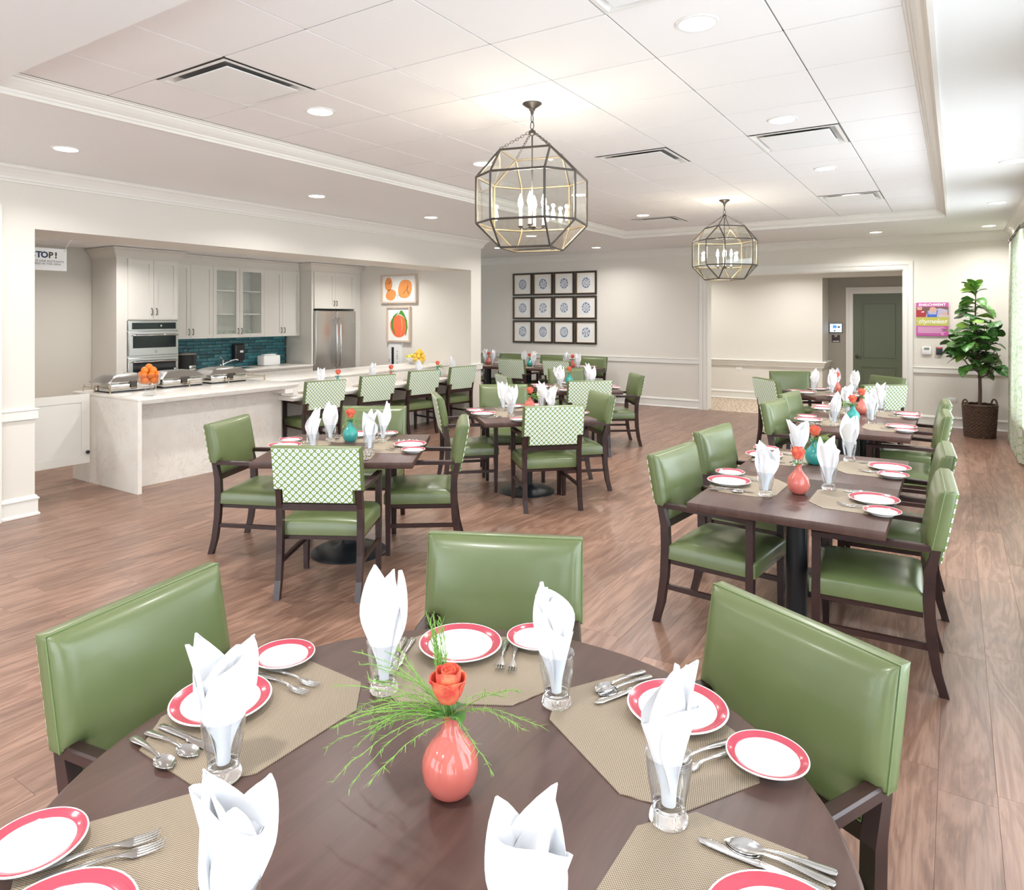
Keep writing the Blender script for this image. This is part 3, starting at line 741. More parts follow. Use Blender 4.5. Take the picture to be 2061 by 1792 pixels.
# ------------------------------------------------------------------ chairs
def seg_dist(px, py, a, b):
    dx, dy = b[0]-a[0], b[1]-a[1]; t = max(0, min(1, ((px-a[0])*dx+(py-a[1])*dy)/(dx*dx+dy*dy)))
    return hypot(px-a[0]-t*dx, py-a[1]-t*dy)
def pad(xs, zs, inside, outline, front, back):      # cushion over a lattice; front(x,z,d), back(x,z,d) give the depth coordinate
    mb = MB(); idx = {}; vs = []; fs = []
    def dist(x, z): return min(seg_dist(x, z, outline[i], outline[(i+1) % len(outline)]) for i in range(len(outline)))
    def vid(i, j, side):
        k = (i, j, side)
        if k not in idx:
            x, z = xs[i], zs[j]; d = dist(x, z)
            idx[k] = len(vs); vs.append((x, front(x, z, d) if side == 0 else back(x, z, d), z))
        return idx[k]
    cells = {(i, j) for i in range(len(xs)-1) for j in range(len(zs)-1) if inside((xs[i]+xs[i+1])/2, (zs[j]+zs[j+1])/2)}
    for (i, j) in cells:
        for s_ in (0, 1):
            f = (vid(i, j, s_), vid(i+1, j, s_), vid(i+1, j+1, s_), vid(i, j+1, s_)); fs.append(f if s_ else f[::-1])
        for (di, dj, a, b) in ((-1, 0, (i, j), (i, j+1)), (1, 0, (i+1, j), (i+1, j+1)), (0, -1, (i, j), (i+1, j)), (0, 1, (i, j+1), (i+1, j+1))):
            if (i+di, j+dj) not in cells: fs.append((vid(*a, 0), vid(*b, 0), vid(*b, 1), vid(*a, 1)))
    mb.add(vs, fs, 0, True); return mb
WB, ZT, ZM, ZL, WN = 0.273, 0.925, 0.655, 0.572, 0.222
OUTL = [(-WB, ZT), (WB, ZT), (WB, ZM), (WN, ZM), (WN, ZL), (-WN, ZL), (-WN, ZM), (-WB, ZM)]
def lean(z): return -0.245-0.19*(z-0.57)
def make_chair():
    t = empty('dining_armchair')
    sx = lambda v: sorted(set([round(a, 4) for a in v]+[round(-a, 4) for a in v]))
    xs = sx([WB, WB-0.006, WB-0.018, WB-0.036, WN, WN-0.010, WN-0.03, 0.13, 0.07, 0.0])
    zs = [ZL, ZL+0.008, ZL+0.028, ZL+0.055, ZM, ZM+0.006, ZM+0.018, ZM+0.04, 0.74, 0.79, 0.84, ZT-0.04, ZT-0.018, ZT-0.006, ZT]
    ins = lambda x, z: (z > ZM and abs(x) < WB) or (z < ZM and abs(x) < WN)
    def fr(x, z, d): return lean(z) + 0.016 + 0.030*(1-exp(-d/0.016)) + 0.010*(1-(x/WB)**2)*(1-((z-0.75)/0.19)**2 if z > 0.56 else 0)
    def bk(x, z, d): return lean(z) - 0.018 - 0.016*(1-exp(-d/0.006))
    b = pad(xs, zs, ins, OUTL, fr, bk).obj('backrest', M_VINYL, t)
    e = 0.010
    O2 = [(-WB+e, ZT-e), (WB-e, ZT-e), (WB-e, ZM+e), (WN-e, ZM+e), (WN-e, ZL+e), (-WN+e, ZL+e), (-WN+e, ZM+e), (-WB+e, ZM+e)]
    xs2 = sx([WB-e, WN-e, 0.1, 0.0]); zs2 = [ZL+e, ZM+e, 0.74, 0.83, ZT-e]
    ins2 = lambda x, z: (z > ZM+e and abs(x) < WB-e) or (z < ZM+e and abs(x) < WN-e)
    pad(xs2, zs2, ins2, O2, lambda x, z, d: lean(z)-0.026, lambda x, z, d: lean(z)-0.0354).obj('back_fabric', M_FAB, t)['label'] = 'green and white lattice fabric with pale blue flowers'
    pp = MB(); P = [(x, fr(x, z, 0)+0.002, z) for x, z in OUTL]; Q = []
    for i in range(len(P)):
        a, c = Vector(P[i]), Vector(P[(i+1) % len(P)])
        for k in range(3): Q.append(a.lerp(c, k/3))
    pp.ring(Q, 0.0022, 5); pp.obj('piping', M_PIPE, b)
    # seat cushion
    xs3 = sx([0.262, 0.256, 0.244, 0.222, 0.18, 0.12, 0.06, 0.0]); ys3 = [-0.215, -0.209, -0.197, -0.17, -0.11, -0.04, 0.03, 0.10, 0.17, 0.215, 0.24, 0.254, 0.262]
    O3 = [(-0.262, -0.215), (0.262, -0.215), (0.262, 0.262), (-0.262, 0.262)]
    m3 = pad(xs3, ys3, lambda x, y: True, O3, lambda x, y, d: 0.432+0.030*(1-exp(-d/0.018))+0.016*(1-(x/0.262)**2)*(1-(y/0.262)**2), lambda x, y, d: 0.366-0.012*(1-exp(-d/0.012)))
    m3.v = [(x, z, y) for x, y, z in m3.v]
    m3.obj('seat', M_VINYL, t)
    mb = MB(); mb.box(-0.225, 0.225, -0.20, -0.175, 0.335, 0.358); mb.box(-0.225, 0.225, 0.215, 0.235, 0.335, 0.358)
    for s_ in (-1, 1): mb.box(s_*0.235-0.010, s_*0.235+0.010, -0.21, 0.235, 0.335, 0.358)
    mb.obj('seat_rail', M_WOOD, t)
    def bar(pts, w, d):      # square bar along points
        mb = MB(); rings = []
        for i, p in enumerate(pts):
            ww = w[i] if isinstance(w, list) else w; dd = d[i] if isinstance(d, list) else d
            rings.append([(p[0]-ww/2, p[1]-dd/2, p[2]), (p[0]+ww/2, p[1]-dd/2, p[2]), (p[0]+ww/2, p[1]+dd/2, p[2]), (p[0]-ww/2, p[1]+dd/2, p[2])])
        mb.loft(rings, 0, False); return mb
    for s_ in (-1, 1):
        x = s_*0.246
        bar([(x, -0.292, 0), (x, -0.262, 0.11), (x, -0.240, 0.26), (x, -0.232, 0.42), (x, -0.236, 0.54), (x, -0.262, 0.658)], 0.036, [0.036, 0.040, 0.044, 0.048, 0.046, 0.036]).obj('rear_leg', M_WOOD, t)
        bar([(x, 0.232, 0), (x, 0.232, 0.34), (x, 0.232, 0.642)], [0.030, 0.038, 0.038], [0.030, 0.040, 0.036]).obj('front_leg', M_WOOD, t)
        mb = MB(); rings = []
        for k in range(7):
            u = k/6; y = 0.252-0.51*u; z = 0.650+0.006*sin(pi*u)+0.004*u; xx = x+s_*0.008*sin(pi*u)
            w = 0.044-0.008*abs(u-0.3)
            rings.append([(xx-w/2, y, z-0.014), (xx+w/2, y, z-0.014), (xx+w/2, y, z+0.010), (xx+w/2-0.006, y, z+0.014), (xx-w/2+0.006, y, z+0.014), (xx-w/2, y, z+0.010)])
        mb.loft(rings, 0, False); mb.obj('arm', M_WOOD, t)
        mb = MB(); mb.box(x-0.010, x+0.010, -0.245, 0.225, 0.195, 0.222); mb.obj('stretcher', M_WOOD, t)
    mb = MB(); mb.box(-0.23, 0.23, -0.258, -0.228, 0.527, 0.567); mb.obj('back_rail', M_WOOD, t)
    return t
chair0 = make_chair(); used = [False]
def chair(x, y, phi, label, group):
    t = chair0 if not used[0] else copy_tree(chair0); used[0] = True
    t.location = (x, y, 0); t.rotation_euler = (0, 0, radians(phi-90))
    tag(t, label, 'chair', group); return t
GV = 'green vinyl armchair, '
CH = [
 (-1.595, 1.115, 10.5, GV+'left side of the round foreground table', 'r'), (-1.20, 1.78, -64.4, GV+'far side of the round foreground table', 'r'), (-0.477, 1.632, -117, GV+'right side of the round foreground table', 'r'),
 (-3.33, 3.11, 120, 'armchair showing its lattice fabric back, nearest at the table before the counter', 's'), (-4.284, 3.35, 24, GV+'left of the square table before the stone counter', 's'), (-3.33, 4.01, 217, GV+'right of the square table before the stone counter', 's'), (-4.005, 4.127, -56.6, GV+'far side of the square table before the stone counter', 's'),
 (-3.118, 5.484, 134.5, 'armchair with lattice fabric back, front of the middle square table', 's'), (-3.187, 6.167, 227.8, GV+'right of the middle square table', 's'), (-4.10, 6.34, -53, GV+'far side of the middle square table', 's'), (-4.04, 5.57, 44, GV+'left of the middle square table, seen edge on', 's'),
 (-3.857, 7.76, 130, 'armchair with lattice fabric back, front of the rear square table', 's'), (-4.69, 8.92, -57, GV+'far side of the rear square table', 's'), (-4.757, 7.84, 50, 'armchair with lattice fabric back, left of the rear square table', 's'), (-3.81, 8.565, 218, GV+'right of the rear square table, nearest the back wall panel', 's'),
 (-1.08, 3.925, -6, GV+'nearest on the left of the long window-side tables', 'w'), (-0.345, 3.90, 183, GV+'nearest on the window side of the long tables', 'w'), (-1.10, 4.80, -6, GV+'second on the left of the long window-side tables', 'w'), (-0.35, 4.83, 183, GV+'second on the window side of the long tables', 'w'),
 (-1.085, 6.63, -6, GV+'third on the left of the long window-side tables', 'w'), (-1.105, 7.45, -6, GV+'fourth on the left of the long window-side tables', 'w'), (-0.37, 6.6, 183, GV+'third on the window side of the long tables', 'w'), (-0.38, 7.47, 183, GV+'fourth on the window side of the long tables', 'w'),
 (-1.735, 9.17, 42, 'armchair with lattice fabric back, left of the table before the hall opening', 'h'), (-1.82, 10.10, -65, GV+'far left of the table before the hall opening', 'h'), (-0.94, 9.93, 227, GV+'far right of the table, before the green door', 'h'), (-0.87, 9.15, 130, 'armchair with pale lattice back, front of the table before the hall opening', 'h'),
 (-7.6, 11.67, -90, GV+'against the back wall, left of the three', 'b'), (-6.64, 11.69, -90, GV+'against the back wall, middle of the three', 'b'), (-5.76, 11.72, -90, GV+'against the back wall, right of the three', 'b'), (-8.47, 11.67, -90, GV+'against the back wall, half hidden by the white column', 'b'),
 (-6.69, 10.83, 92, 'armchair with lattice fabric back, left one before the back row', 'b'), (-5.77, 10.88, 88, 'armchair with lattice fabric back, right one before the back row', 'b'),
 (-6.64, 5.88, 168, 'armchair with lattice fabric back, nearest at the stone bar', 'k'), (-6.645, 6.79, 168, 'armchair with lattice fabric back, second at the stone bar', 'k'), (-6.64, 7.74, 167, 'armchair with lattice fabric back, third at the stone bar', 'k'), (-6.65, 8.66, 170, 'armchair with lattice fabric back, at the bar beside the white column', 'k')]
CG = dict(r='chairs at the round table', s='chairs at the square tables', w='chairs along the window-side tables', h='chairs at the table before the hall', b='chairs at the back row', k='chairs at the stone bar')
for x, y, phi, lab, g in CH: chair(x, y, phi, lab, CG[g])

# ------------------------------------------------------------------ tables
TH = 0.755
def pedestal(t, wide=0.27, r=0.052):
    mb = MB(); mb.lathe([(0, 0), (wide, 0), (wide, 0.008), (wide*0.93, 0.018), (wide*0.5, 0.030), (0.09, 0.040), (r+0.012, 0.060), (r, 0.072)], 40); mb.obj('base', M_IRON, t)
    mb = MB(); mb.lathe([(r, 0.066), (r, TH-0.055)], 24); mb.box(-0.22, 0.22, -0.03, 0.03, TH-0.062, TH-0.042); mb.box(-0.03, 0.03, -0.22, 0.22, TH-0.062, TH-0.042); mb.obj('column', M_IRON, t)
def square_table(x, y, rz, w, label, group, d=None):
    d = d or w
    t = empty('square_table', (x, y, 0), radians(rz), label, 'table', group)
    mb = MB(); mb.rbox(-w/2, w/2, -d/2, d/2, TH-0.042, TH, 0.004, 0, 2); mb.obj('tabletop', M_TOP, t)
    pedestal(t); return t
TBL = dict(T1=(-3.66, 3.58, 33, 1.06), T2=(-3.48, 5.77, 46, 1.05), T3=(-4.22, 8.22, 36, 1.06), R1=(-0.698, 3.900, 0, 0.886), R2=(-0.698, 4.788, 0, 0.886), R3=(-0.735, 6.65, 0, 0.886), R4=(-0.735, 7.538, 0, 0.886), RB=(-1.24, 9.313, 35.4, 0.886), B1=(-7.60, 11.15, 0, 0.90), B2=(-6.69, 11.15, 0, 0.90), B3=(-5.78, 11.15, 0, 0.90))
TL = dict(T1='dark walnut square table set for four before the stone counter', T2='dark walnut square table in the middle of the room', T3='dark walnut square table behind the middle one', R1='dark walnut table nearest in the long window-side row', R2='dark walnut table second in the long window-side row',
          R3='dark walnut table third in the long window-side row', R4='dark walnut table fourth in the long window-side row', RB='dark walnut table turned at an angle before the hall opening', B1='dark table of the back row beside the white column', B2='dark table in the middle of the back row', B3='dark table at the right end of the back row')
for k, (x, y, rz, w) in TBL.items(): square_table(x, y, rz, w, TL[k], 'square dining tables')
RC = (-0.845, 1.06)
t = empty('round_table', (*RC, 0), 0, 'large round dark walnut table in the foreground', 'table')
mb = MB(); R = 0.757
mb.lathe([(0, TH-0.036), (R-0.006, TH-0.036), (R-0.001, TH-0.032), (R, TH-0.022), (R-0.001, TH-0.008), (R-0.006, TH-0.002), (R-0.012, TH), (0, TH)], 96); mb.obj('tabletop', M_TOP, t)
pedestal(t, 0.36, 0.06)

# ------------------------------------------------------------------ tableware
def plate_mesh(name, R):
    mb = MB()
    prof = [(R*0.60, 0.0), (R*0.62, 0.004), (R*0.80, 0.010), (R*0.985, 0.0175), (R, 0.0195), (R*0.99, 0.0215), (R*0.965, 0.0212), (R*0.93, 0.0200), (R*0.905, 0.0192), (R*0.90, 0.0198), (R*0.80, 0.0165), (R*0.77, 0.0150), (R*0.72, 0.0095), (R*0.68, 0.0075), (R*0.3, 0.0068), (0.002, 0.0066)]
    mi = [0, 0, 0, 0, 0, 0, 1, 1, 1, 1, 1, 0, 0, 0, 0]
    mb.lathe(prof, 48, mi); return mb.mesh(name, [M_CHINA, M_RIM])
ME_DINNER = plate_mesh('dinner_plate', 0.1175); ME_BREAD = plate_mesh('bread_plate', 0.0835)
def placemat_mesh():
    a, b, c = 0.235, 0.178, 0.095
    P = [(-a+c, -b), (a-c, -b), (a, -b+c*0.85), (a, b-c*0.85), (a-c, b), (-a+c, b), (-a, b-c*0.85), (-a, -b+c*0.85)]
    mb = MB(); mb.prism(P, 0, 0.0022); return mb.mesh('placemat', M_MAT)
ME_MAT = placemat_mesh()
def sections(mb, S, n=8, mi=0):       # S: (y, half width, z centre, half thickness)
    rings = []
    for y, w, z, h in S:
        rings.append([(w*cos(2*pi*k/n)*(1.0 if abs(cos(2*pi*k/n)) > 0.9 else 1.05), y, z+h*sin(2*pi*k/n)) for k in range(n)])
    mb.loft(rings, mi, True)
HANDLE = [(0.0, 0.002, 0.003, 0.001), (0.003, 0.0085, 0.0032, 0.0016), (0.012, 0.0100, 0.0034, 0.0020), (0.03, 0.0092, 0.0050, 0.0020), (0.06, 0.0065, 0.0080, 0.0020), (0.09, 0.0038, 0.0098, 0.0020), (0.115, 0.0032, 0.0090, 0.0022)]
def knife_mesh():
    mb = MB(); sections(mb, [(0.0, 0.003, 0.004, 0.002), (0.004, 0.0095, 0.0045, 0.003), (0.03, 0.0092, 0.005, 0.0036), (0.085, 0.0068, 0.005, 0.0036), (0.100, 0.0070, 0.005, 0.0034), (0.104, 0.0085, 0.005, 0.0026), (0.112, 0.0090, 0.005, 0.0012), (0.150, 0.0105, 0.005, 0.0010), (0.190, 0.0100, 0.005, 0.0009), (0.205, 0.0070, 0.005, 0.0008), (0.210, 0.0020, 0.005, 0.0006)])
    return mb.mesh('table_knife', M_STEEL)
def fork_mesh():
    mb = MB(); sections(mb, HANDLE+[(0.128, 0.0060, 0.0070, 0.0012), (0.140, 0.0115, 0.0048, 0.0010), (0.150, 0.0125, 0.0042, 0.0010)])
    for k in range(4):
        x = -0.0098+k*0.0065
        mb.tube([(x, 0.148, 0.0042), (x, 0.165, 0.0046), (x, 0.180, 0.0066), (x, 0.192, 0.0100)], [0.0019, 0.0018, 0.0015, 0.0008], 5)
    return mb.mesh('table_fork', M_STEEL)
def spoon_mesh():
    mb = MB(); sections(mb, HANDLE+[(0.124, 0.0040, 0.0070, 0.0018)])
    P = []
    for i in range(11):
        u = i/10; y = 0.118+0.062*u; w = 0.0195*max(0.02, sin(pi*min(1, u*0.94+0.06)))**0.62
        row = []
        for j in range(9):
            s_ = -1+j/4; row.append((w*s_, y, 0.0085-0.0075*(1-s_*s_)*sin(pi*u)**0.7*1.0-0.001))
        P.append(row)
    mb.sheet(P, 0.0012); return mb.mesh('table_spoon', M_STEEL)
ME_KNIFE, ME_FORK, ME_SPOON = knife_mesh(), fork_mesh(), spoon_mesh()
def glass_mesh():
    mb = MB()
    mb.lathe([(0.0, 0.0), (0.0335, 0.0), (0.036, 0.004), (0.0355, 0.010), (0.031, 0.022), (0.0300, 0.028), (0.0335, 0.048), (0.040, 0.078), (0.0432, 0.112), (0.0436, 0.126), (0.0428, 0.127), (0.0420, 0.126), (0.0414, 0.112), (0.0380, 0.078), (0.0315, 0.048), (0.0280, 0.032), (0.022, 0.028), (0.0, 0.027)], 32, [0]*4+[1]*10+[0]*2)
    return mb.mesh('drinking_glass', [M_GLASS, M_TGLASS])
ME_GLASS = glass_mesh()

def napkin_mesh(seed):
    rn = random.Random(seed); mb = MB()
    # rolled wrap: spiral cone with a slanted, turned upper edge
    turns = 1.30; nu, nv = 34, 12; P = []
    slant = rn.uniform(0.025, 0.055); sa = rn.uniform(0, 6.28); H = rn.uniform(0.165, 0.20)
    for i in range(nu):
        u = i/(nu-1); a = u*turns*2*pi; row = []
        for j in range(nv):
            v = j/(nv-1); r = (0.0115+0.010*v+0.034*max(0, v-0.18)**1.25)*(1+0.10*u)*(1+0.12*sin(3*a+seed)*v)
            z = 0.030+v*(H+slant*cos(a-sa))
            row.append((r*cos(a), r*0.86*sin(a), z))
        P.append(row)
    mb.sheet(P, 0.0011)
    # petals: pointed folds standing up out of the wrap
    n = rn.choice([3, 3, 4, 4]); a0 = rn.uniform(0, 6.28)
    for k in range(n):
        a = a0+(k-(n-1)/2)*rn.uniform(0.75, 1.05) + (0.0 if n < 4 else 0.0); hz = rn.uniform(0.240, 0.305); ln = rn.uniform(0.016, 0.042); w = rn.uniform(0.046, 0.060)
        curl = rn.uniform(0.5, 1.0)*rn.choice([-1, 1, 1]); tipu = rn.uniform(-0.9, 0.9); crease = rn.uniform(0.0, 0.9); bow = rn.uniform(-0.012, 0.02)
        er, et = Vector((cos(a), sin(a), 0)), Vector((-sin(a), cos(a), 0)); P = []
        for i in range(13):
            s_ = -1+i/6; row = []
            for j in range(17):
                v = j/16; q = max(0.0, (v-0.46)/0.54); b_ = min(1, v/0.62); b_ = b_*b_*(3-2*b_)
                wide = w*(0.20+0.80*b_)*max(0.0, 1-q**1.7)**0.85
                wide = max(wide, 0.0012)
                shift = tipu*w*q**1.5
                rad = 0.006+ln*v**1.35+0.006*k/n+bow*sin(pi*v)
                off = -curl*(s_**2)*wide*0.75*(0.35+v) - crease*abs(s_)*wide*0.5 + 0.005*sin(5*s_+2.1*k)*v
                p = er*(rad+off)+et*(wide*s_+shift); row.append((p.x, p.y, 0.035+v*(hz-0.035)))
            P.append(row)
        mb.sheet(P, 0.0011)
    return mb.mesh('napkin', M_CLOTH)
ME_NAP = [napkin_mesh(s_) for s_ in (1, 2, 5, 8, 11, 14)]

GRP = dict(placemat='woven place mats', dinner_plate='red-rimmed dinner plates', bread_plate='red-rimmed bread plates', drinking_glass='drinking glasses holding napkins', napkin='white napkins standing in glasses', table_knife='table knives', table_fork='table forks', table_spoon='table spoons')
CATS = dict(placemat='placemat', dinner_plate='plate', bread_plate='plate', drinking_glass='glass', napkin='napkin', table_knife='knife', table_fork='fork', table_spoon='spoon')
DESC = dict(placemat='beige woven octagonal place mat', dinner_plate='large white plate with red rim', bread_plate='small white plate with red rim', drinking_glass='clear footed glass', napkin='white napkin folded upright', table_knife='steel table knife')
rs = random.Random(21); setn = [0]
def thing(kind, me, x, y, z, rz, label):
    o = mk(kind, me, None, (x, y, z), rz); tag(o, label, CATS[kind], GRP[kind]); return o
def setting(where, x, y, phi, z=TH, cut=True, glass=True, nap=None, only=None, mat=True, bread=True):
    a = radians(phi); f = (cos(a), sin(a)); r = (sin(a), -cos(a)); rz = a-pi/2
    def W(lx, ly): return x+r[0]*lx+f[0]*ly, y+r[1]*lx+f[1]*ly
    j = lambda s_: rs.uniform(-s_, s_)
    k = setn[0]; setn[0] += 1; zm = z+0.0002; zt = z+0.0026
    if only != 'glass':
        if mat: thing('placemat', ME_MAT, *W(0, 0), zm, rz+j(0.03), DESC['placemat']+', '+where)
        else: zt = z+0.0002
        thing('dinner_plate', ME_DINNER, *W(0.028+j(0.01), -0.105+j(0.008)), zt, rz, DESC['dinner_plate']+', '+where)
        if bread: thing('bread_plate', ME_BREAD, *W(-0.198+j(0.008), -0.150+j(0.01)), zt, rz, DESC['bread_plate']+', '+where)
        if cut:
            thing('table_knife', ME_KNIFE, *W(0.162, -0.15+j(0.01)), zt, rz+j(0.12), DESC['table_knife']+', '+where)
            for q, lx in enumerate((0.190, 0.218)): thing('table_spoon', ME_SPOON, *W(lx, -0.15+j(0.012)), zt, rz+j(0.14)+0.05, '%s steel spoon, %s' % (('inner', 'outer')[q], where))
            for q, lx in enumerate((-0.110, -0.142)): thing('table_fork', ME_FORK, *W(lx, -0.15+j(0.01)), zt, rz+j(0.10), '%s steel fork, %s' % (('inner', 'outer')[q], where))
    if glass:
        gx, gy = W(0.188, 0.130)
        thing('drinking_glass', ME_GLASS, gx, gy, zt if mat and only != 'glass' else z+0.0004, 0, DESC['drinking_glass']+', '+where)
        thing('napkin', ME_NAP[k % 6] if nap is None else ME_NAP[nap], gx, gy, zt, rs.uniform(0, 6.28), DESC['napkin']+', '+where)
for nm, ang, rr, cut, only in (('left seat of the round table', 180, 0.535, True, None), ('far seat of the round table', 120.5, 0.515, True, None), ('right seat of the round table', 59, 0.51, True, None), ('lower right seat of the round table', 1, 0.53, True, None), ('lower left seat of the round table', 240, 0.525, True, None), ('bottom edge seat of the round table', 300, 0.52, False, 'glass')):
    a = radians(ang); setting(nm, RC[0]+rr*cos(a), RC[1]+rr*sin(a), ang+180, cut=cut, only=only)
TN = dict(T1='table before the stone counter', T2='middle square table', T3='rear square table', RB='table before the hall opening')
for k in ('T1', 'T2', 'T3', 'RB'):
    x, y, rz, w = TBL[k]
    for sd, da in (('front', -90), ('right', 0), ('far', 90), ('left', 180)):
        a = radians(rz+da); rr = w/2-0.19
        setting('%s seat of the %s' % (sd, TN[k]), x+rr*cos(a), y+rr*sin(a), rz+da+180, cut=(k in ('T1', 'T2')))
RN = dict(R1='nearest', R2='second', R3='third', R4='fourth')
for k in ('R1', 'R2', 'R3', 'R4'):
    x, y, rz, w = TBL[k]
    setting('left side of the %s window-side table' % RN[k], x-0.265, y+0.09, 0); setting('window side of the %s window-side table' % RN[k], x+0.25, y+0.05, 180)
BN = dict(B1='left back-row table', B2='middle back-row table', B3='right back-row table')
for k in ('B1', 'B2', 'B3'):
    x, y, rz, w = TBL[k]
    setting('wall side of the %s' % BN[k], x, y+0.27, -90, cut=False); setting('near side of the %s' % BN[k], x, y-0.27, 90, cut=False)
for q, yy in enumerate((5.98, 6.93, 7.95, 8.78)):
    setting('%s place at the stone bar' % ('nearest', 'second', 'third', 'farthest')[q], -6.69, yy, 180, z=0.748, cut=(q < 2))

# ------------------------------------------------------------------ bud vases with roses
def vase_mesh(name, m):
    mb = MB()
    mb.lathe([(0.0, 0.0), (0.026, 0.0), (0.032, 0.003), (0.044, 0.014), (0.0535, 0.034), (0.0565, 0.054), (0.0545, 0.072), (0.0475, 0.089), (0.037, 0.103), (0.0265, 0.115), (0.0195, 0.126), (0.0155, 0.140), (0.0145, 0.151), (0.0160, 0.1575), (0.0140, 0.158), (0.0118, 0.151), (0.0125, 0.140), (0.0, 0.130)], 40)
    return mb.mesh(name, m)
ME_VC, ME_VT = vase_mesh('bud_vase', M_CORAL), vase_mesh('bud_vase', M_TEAL)
def make_rose():
    t = empty('rose')
    mb = MB(); mb.tube([(0, 0, 0.06), (0.002, 0, 0.13), (0.004, 0, 0.185)], 0.0022, 6); mb.obj('stem', M_LEAFY, t)
    bl = MB(); rn = random.Random(4)
    for ring, (n, r0, r1, h, cup) in enumerate(((3, 0.005, 0.007, 0.060, 0.0), (4, 0.011, 0.013, 0.063, 0.1), (4, 0.016, 0.022, 0.066, 0.4), (5, 0.018, 0.031, 0.056, 1.0))):
        for k in range(n):
            a0 = 2*pi*k/n+ring*0.7+rn.uniform(-.15, .15); P = []
            for i in range(7):
                s_ = -1+i/3; row = []
                for j in range(7):
                    v = j/6; wid = 1.25*pi/n*(0.55+0.6*sin(pi*min(v, 0.85)*0.62))
                    a = a0+s_*wid; top = h*(1-0.16*abs(s_)**3)
                    r = r0+(r1-r0)*sin(pi*0.5*v)+cup*0.007*max(0, v-0.75)/0.25*(0.6+abs(s_)*0.6)
                    if ring > 1: r += 0.003*sin(pi*v)
                    row.append((0.004+r*cos(a), r*sin(a), 0.184+top*v-cup*0.008*max(0, v-0.85)/0.15))
                P.append(row)
            bl.sheet(P, 0.0007)
    bl.lathe([(0.002, 0.178), (0.009, 0.184), (0.013, 0.192), (0.006, 0.196)], 12, 0, 0.004, 0)
    bl.obj('bloom', M_ROSE, t)
    for k, (a, z0, L, up) in enumerate(((0.3, 0.158, 0.055, 0.35), (2.2, 0.156, 0.045, 0.5), (4.2, 0.160, 0.050, 0.25))):
        mb = MB(); P = []
        for i in range(5):
            s_ = -1+i/2; row = []
            for j in range(8):
                v = j/7; w = 0.017*sin(pi*min(1, v*0.96+0.04))**0.8; d = 0.006+L*v*(1-0.15*v)
                z = z0+up*L*v-0.5*L*v*v*0.9+abs(s_)*w*0.35
                row.append((d*cos(a)-w*s_*sin(a), d*sin(a)+w*s_*cos(a), z))
            P.append(row)
        mb.sheet(P, 0.0006); mb.obj('leaf', M_LEAFY, t)
    mb = MB()
    for k in range(5):
        a = 2*pi*k/5; P = []
        for i in range(3):
            s_ = -1+i; P.append([(0.004+(0.007+0.018*v)*cos(a)-0.0045*(1-v)*s_*sin(a), (0.007+0.018*v)*sin(a)+0.0045*(1-v)*s_*cos(a), 0.186+0.006*v-0.010*v*v) for v in (0, 0.35, 0.7, 1)])
        mb.sheet(P, 0.0005)
    mb.obj('sepals', M_LEAFY, t)
    return t
rose0 = make_rose(); rused = [False]
def fern_mesh(seed, stems, length, droop_dir):
    rn = random.Random(seed); mb = MB()
    for k in range(stems):
        a = droop_dir+rn.uniform(-0.75, 0.75) if rn.random() < 0.72 else rn.uniform(0, 6.28)
        L = length*rn.uniform(0.6, 1.05); up = rn.uniform(0.15, 1.25); pts = []
        tall = length > 0.2 and k % 4 == 0
        if tall: a = droop_dir-1.0+rn.uniform(-0.35, 0.35); L = length*rn.uniform(0.62, 0.9)
        for j in range(9):
            v = j/8; d = L*v*(0.55+0.45*cos(up*0.7)); z = 0.152+L*(up*0.62*v-0.80*v*v*rn.uniform(0.5, 0.55)*(1.3-up*0.55))
            if tall: d = 0.34*L*v; z = 0.152+0.80*L*v
            wig = 0.012*sin(3*v+k)
            pts.append(Vector((d*cos(a)-wig*sin(a), d*sin(a)+wig*cos(a), max(z, 0.010))))
        mb.tube(pts, [0.0010]+[0.0008]*7+[0.0004], 4)
        for j in range(2, 9):                     # side shoots and needles
            p = pts[j]; tdir = (pts[j]-pts[j-1]).normalized()
            for q in range(5):
                d = (tdir*rn.uniform(0.6, 1.2)+Vector((rn.uniform(-1, 1), rn.uniform(-1, 1), rn.uniform(-0.6, 0.6)))*0.75).normalized()
                ln = rn.uniform(0.008, 0.020)
                p0 = pts[j-1].lerp(p, rn.random()); n = d.cross(Vector((0, 0, 1))).normalized()*0.0009
                p1 = p0+d*ln; p1.z = max(p1.z, 0.006)
                mb.add([p0-n, p0+n, p1+n*0.3, p1-n*0.3], [(0, 1, 2, 3)])
    return mb.mesh('fern_sprig', M_FERN)
def vase(x, y, color, label, z=TH, rz=0.0, fern=None):
    o = mk('bud_vase', ME_VC if color == 'coral' else ME_VT, None, (x, y, z+0.0003), 0); tag(o, 'round %s ceramic bud vase, %s' % (color, label), 'vase', 'bud vases')
    t = rose0 if not rused[0] else copy_tree(rose0); rused[0] = True
    t.location = (x, y, z+0.0003); t.rotation_euler = (0, 0, rz); tag(t, 'single orange rose in the %s vase, %s' % (color, label), 'flower', 'orange roses')
    if fern:
        o = mk('fern_sprig', fern, None, (x, y, z+0.0003), rz); tag(o, 'feathery green fern sprig in the %s vase, %s' % (color, label), 'foliage', 'fern sprigs')
F_BIG = fern_mesh(3, 44, 0.26, 0.0); F_SM = fern_mesh(9, 24, 0.13, 0.0)
leftdir = 0.5815+pi     # towards the left of the picture
vase(-0.836, 1.092, 'coral', 'middle of the round foreground table', rz=leftdir, fern=F_BIG)
vase(-3.793, 3.724, 'teal', 'table before the stone counter', rz=2.0, fern=F_SM)
vase(-3.50, 5.85, 'coral', 'middle square table', rz=0.6, fern=F_SM)
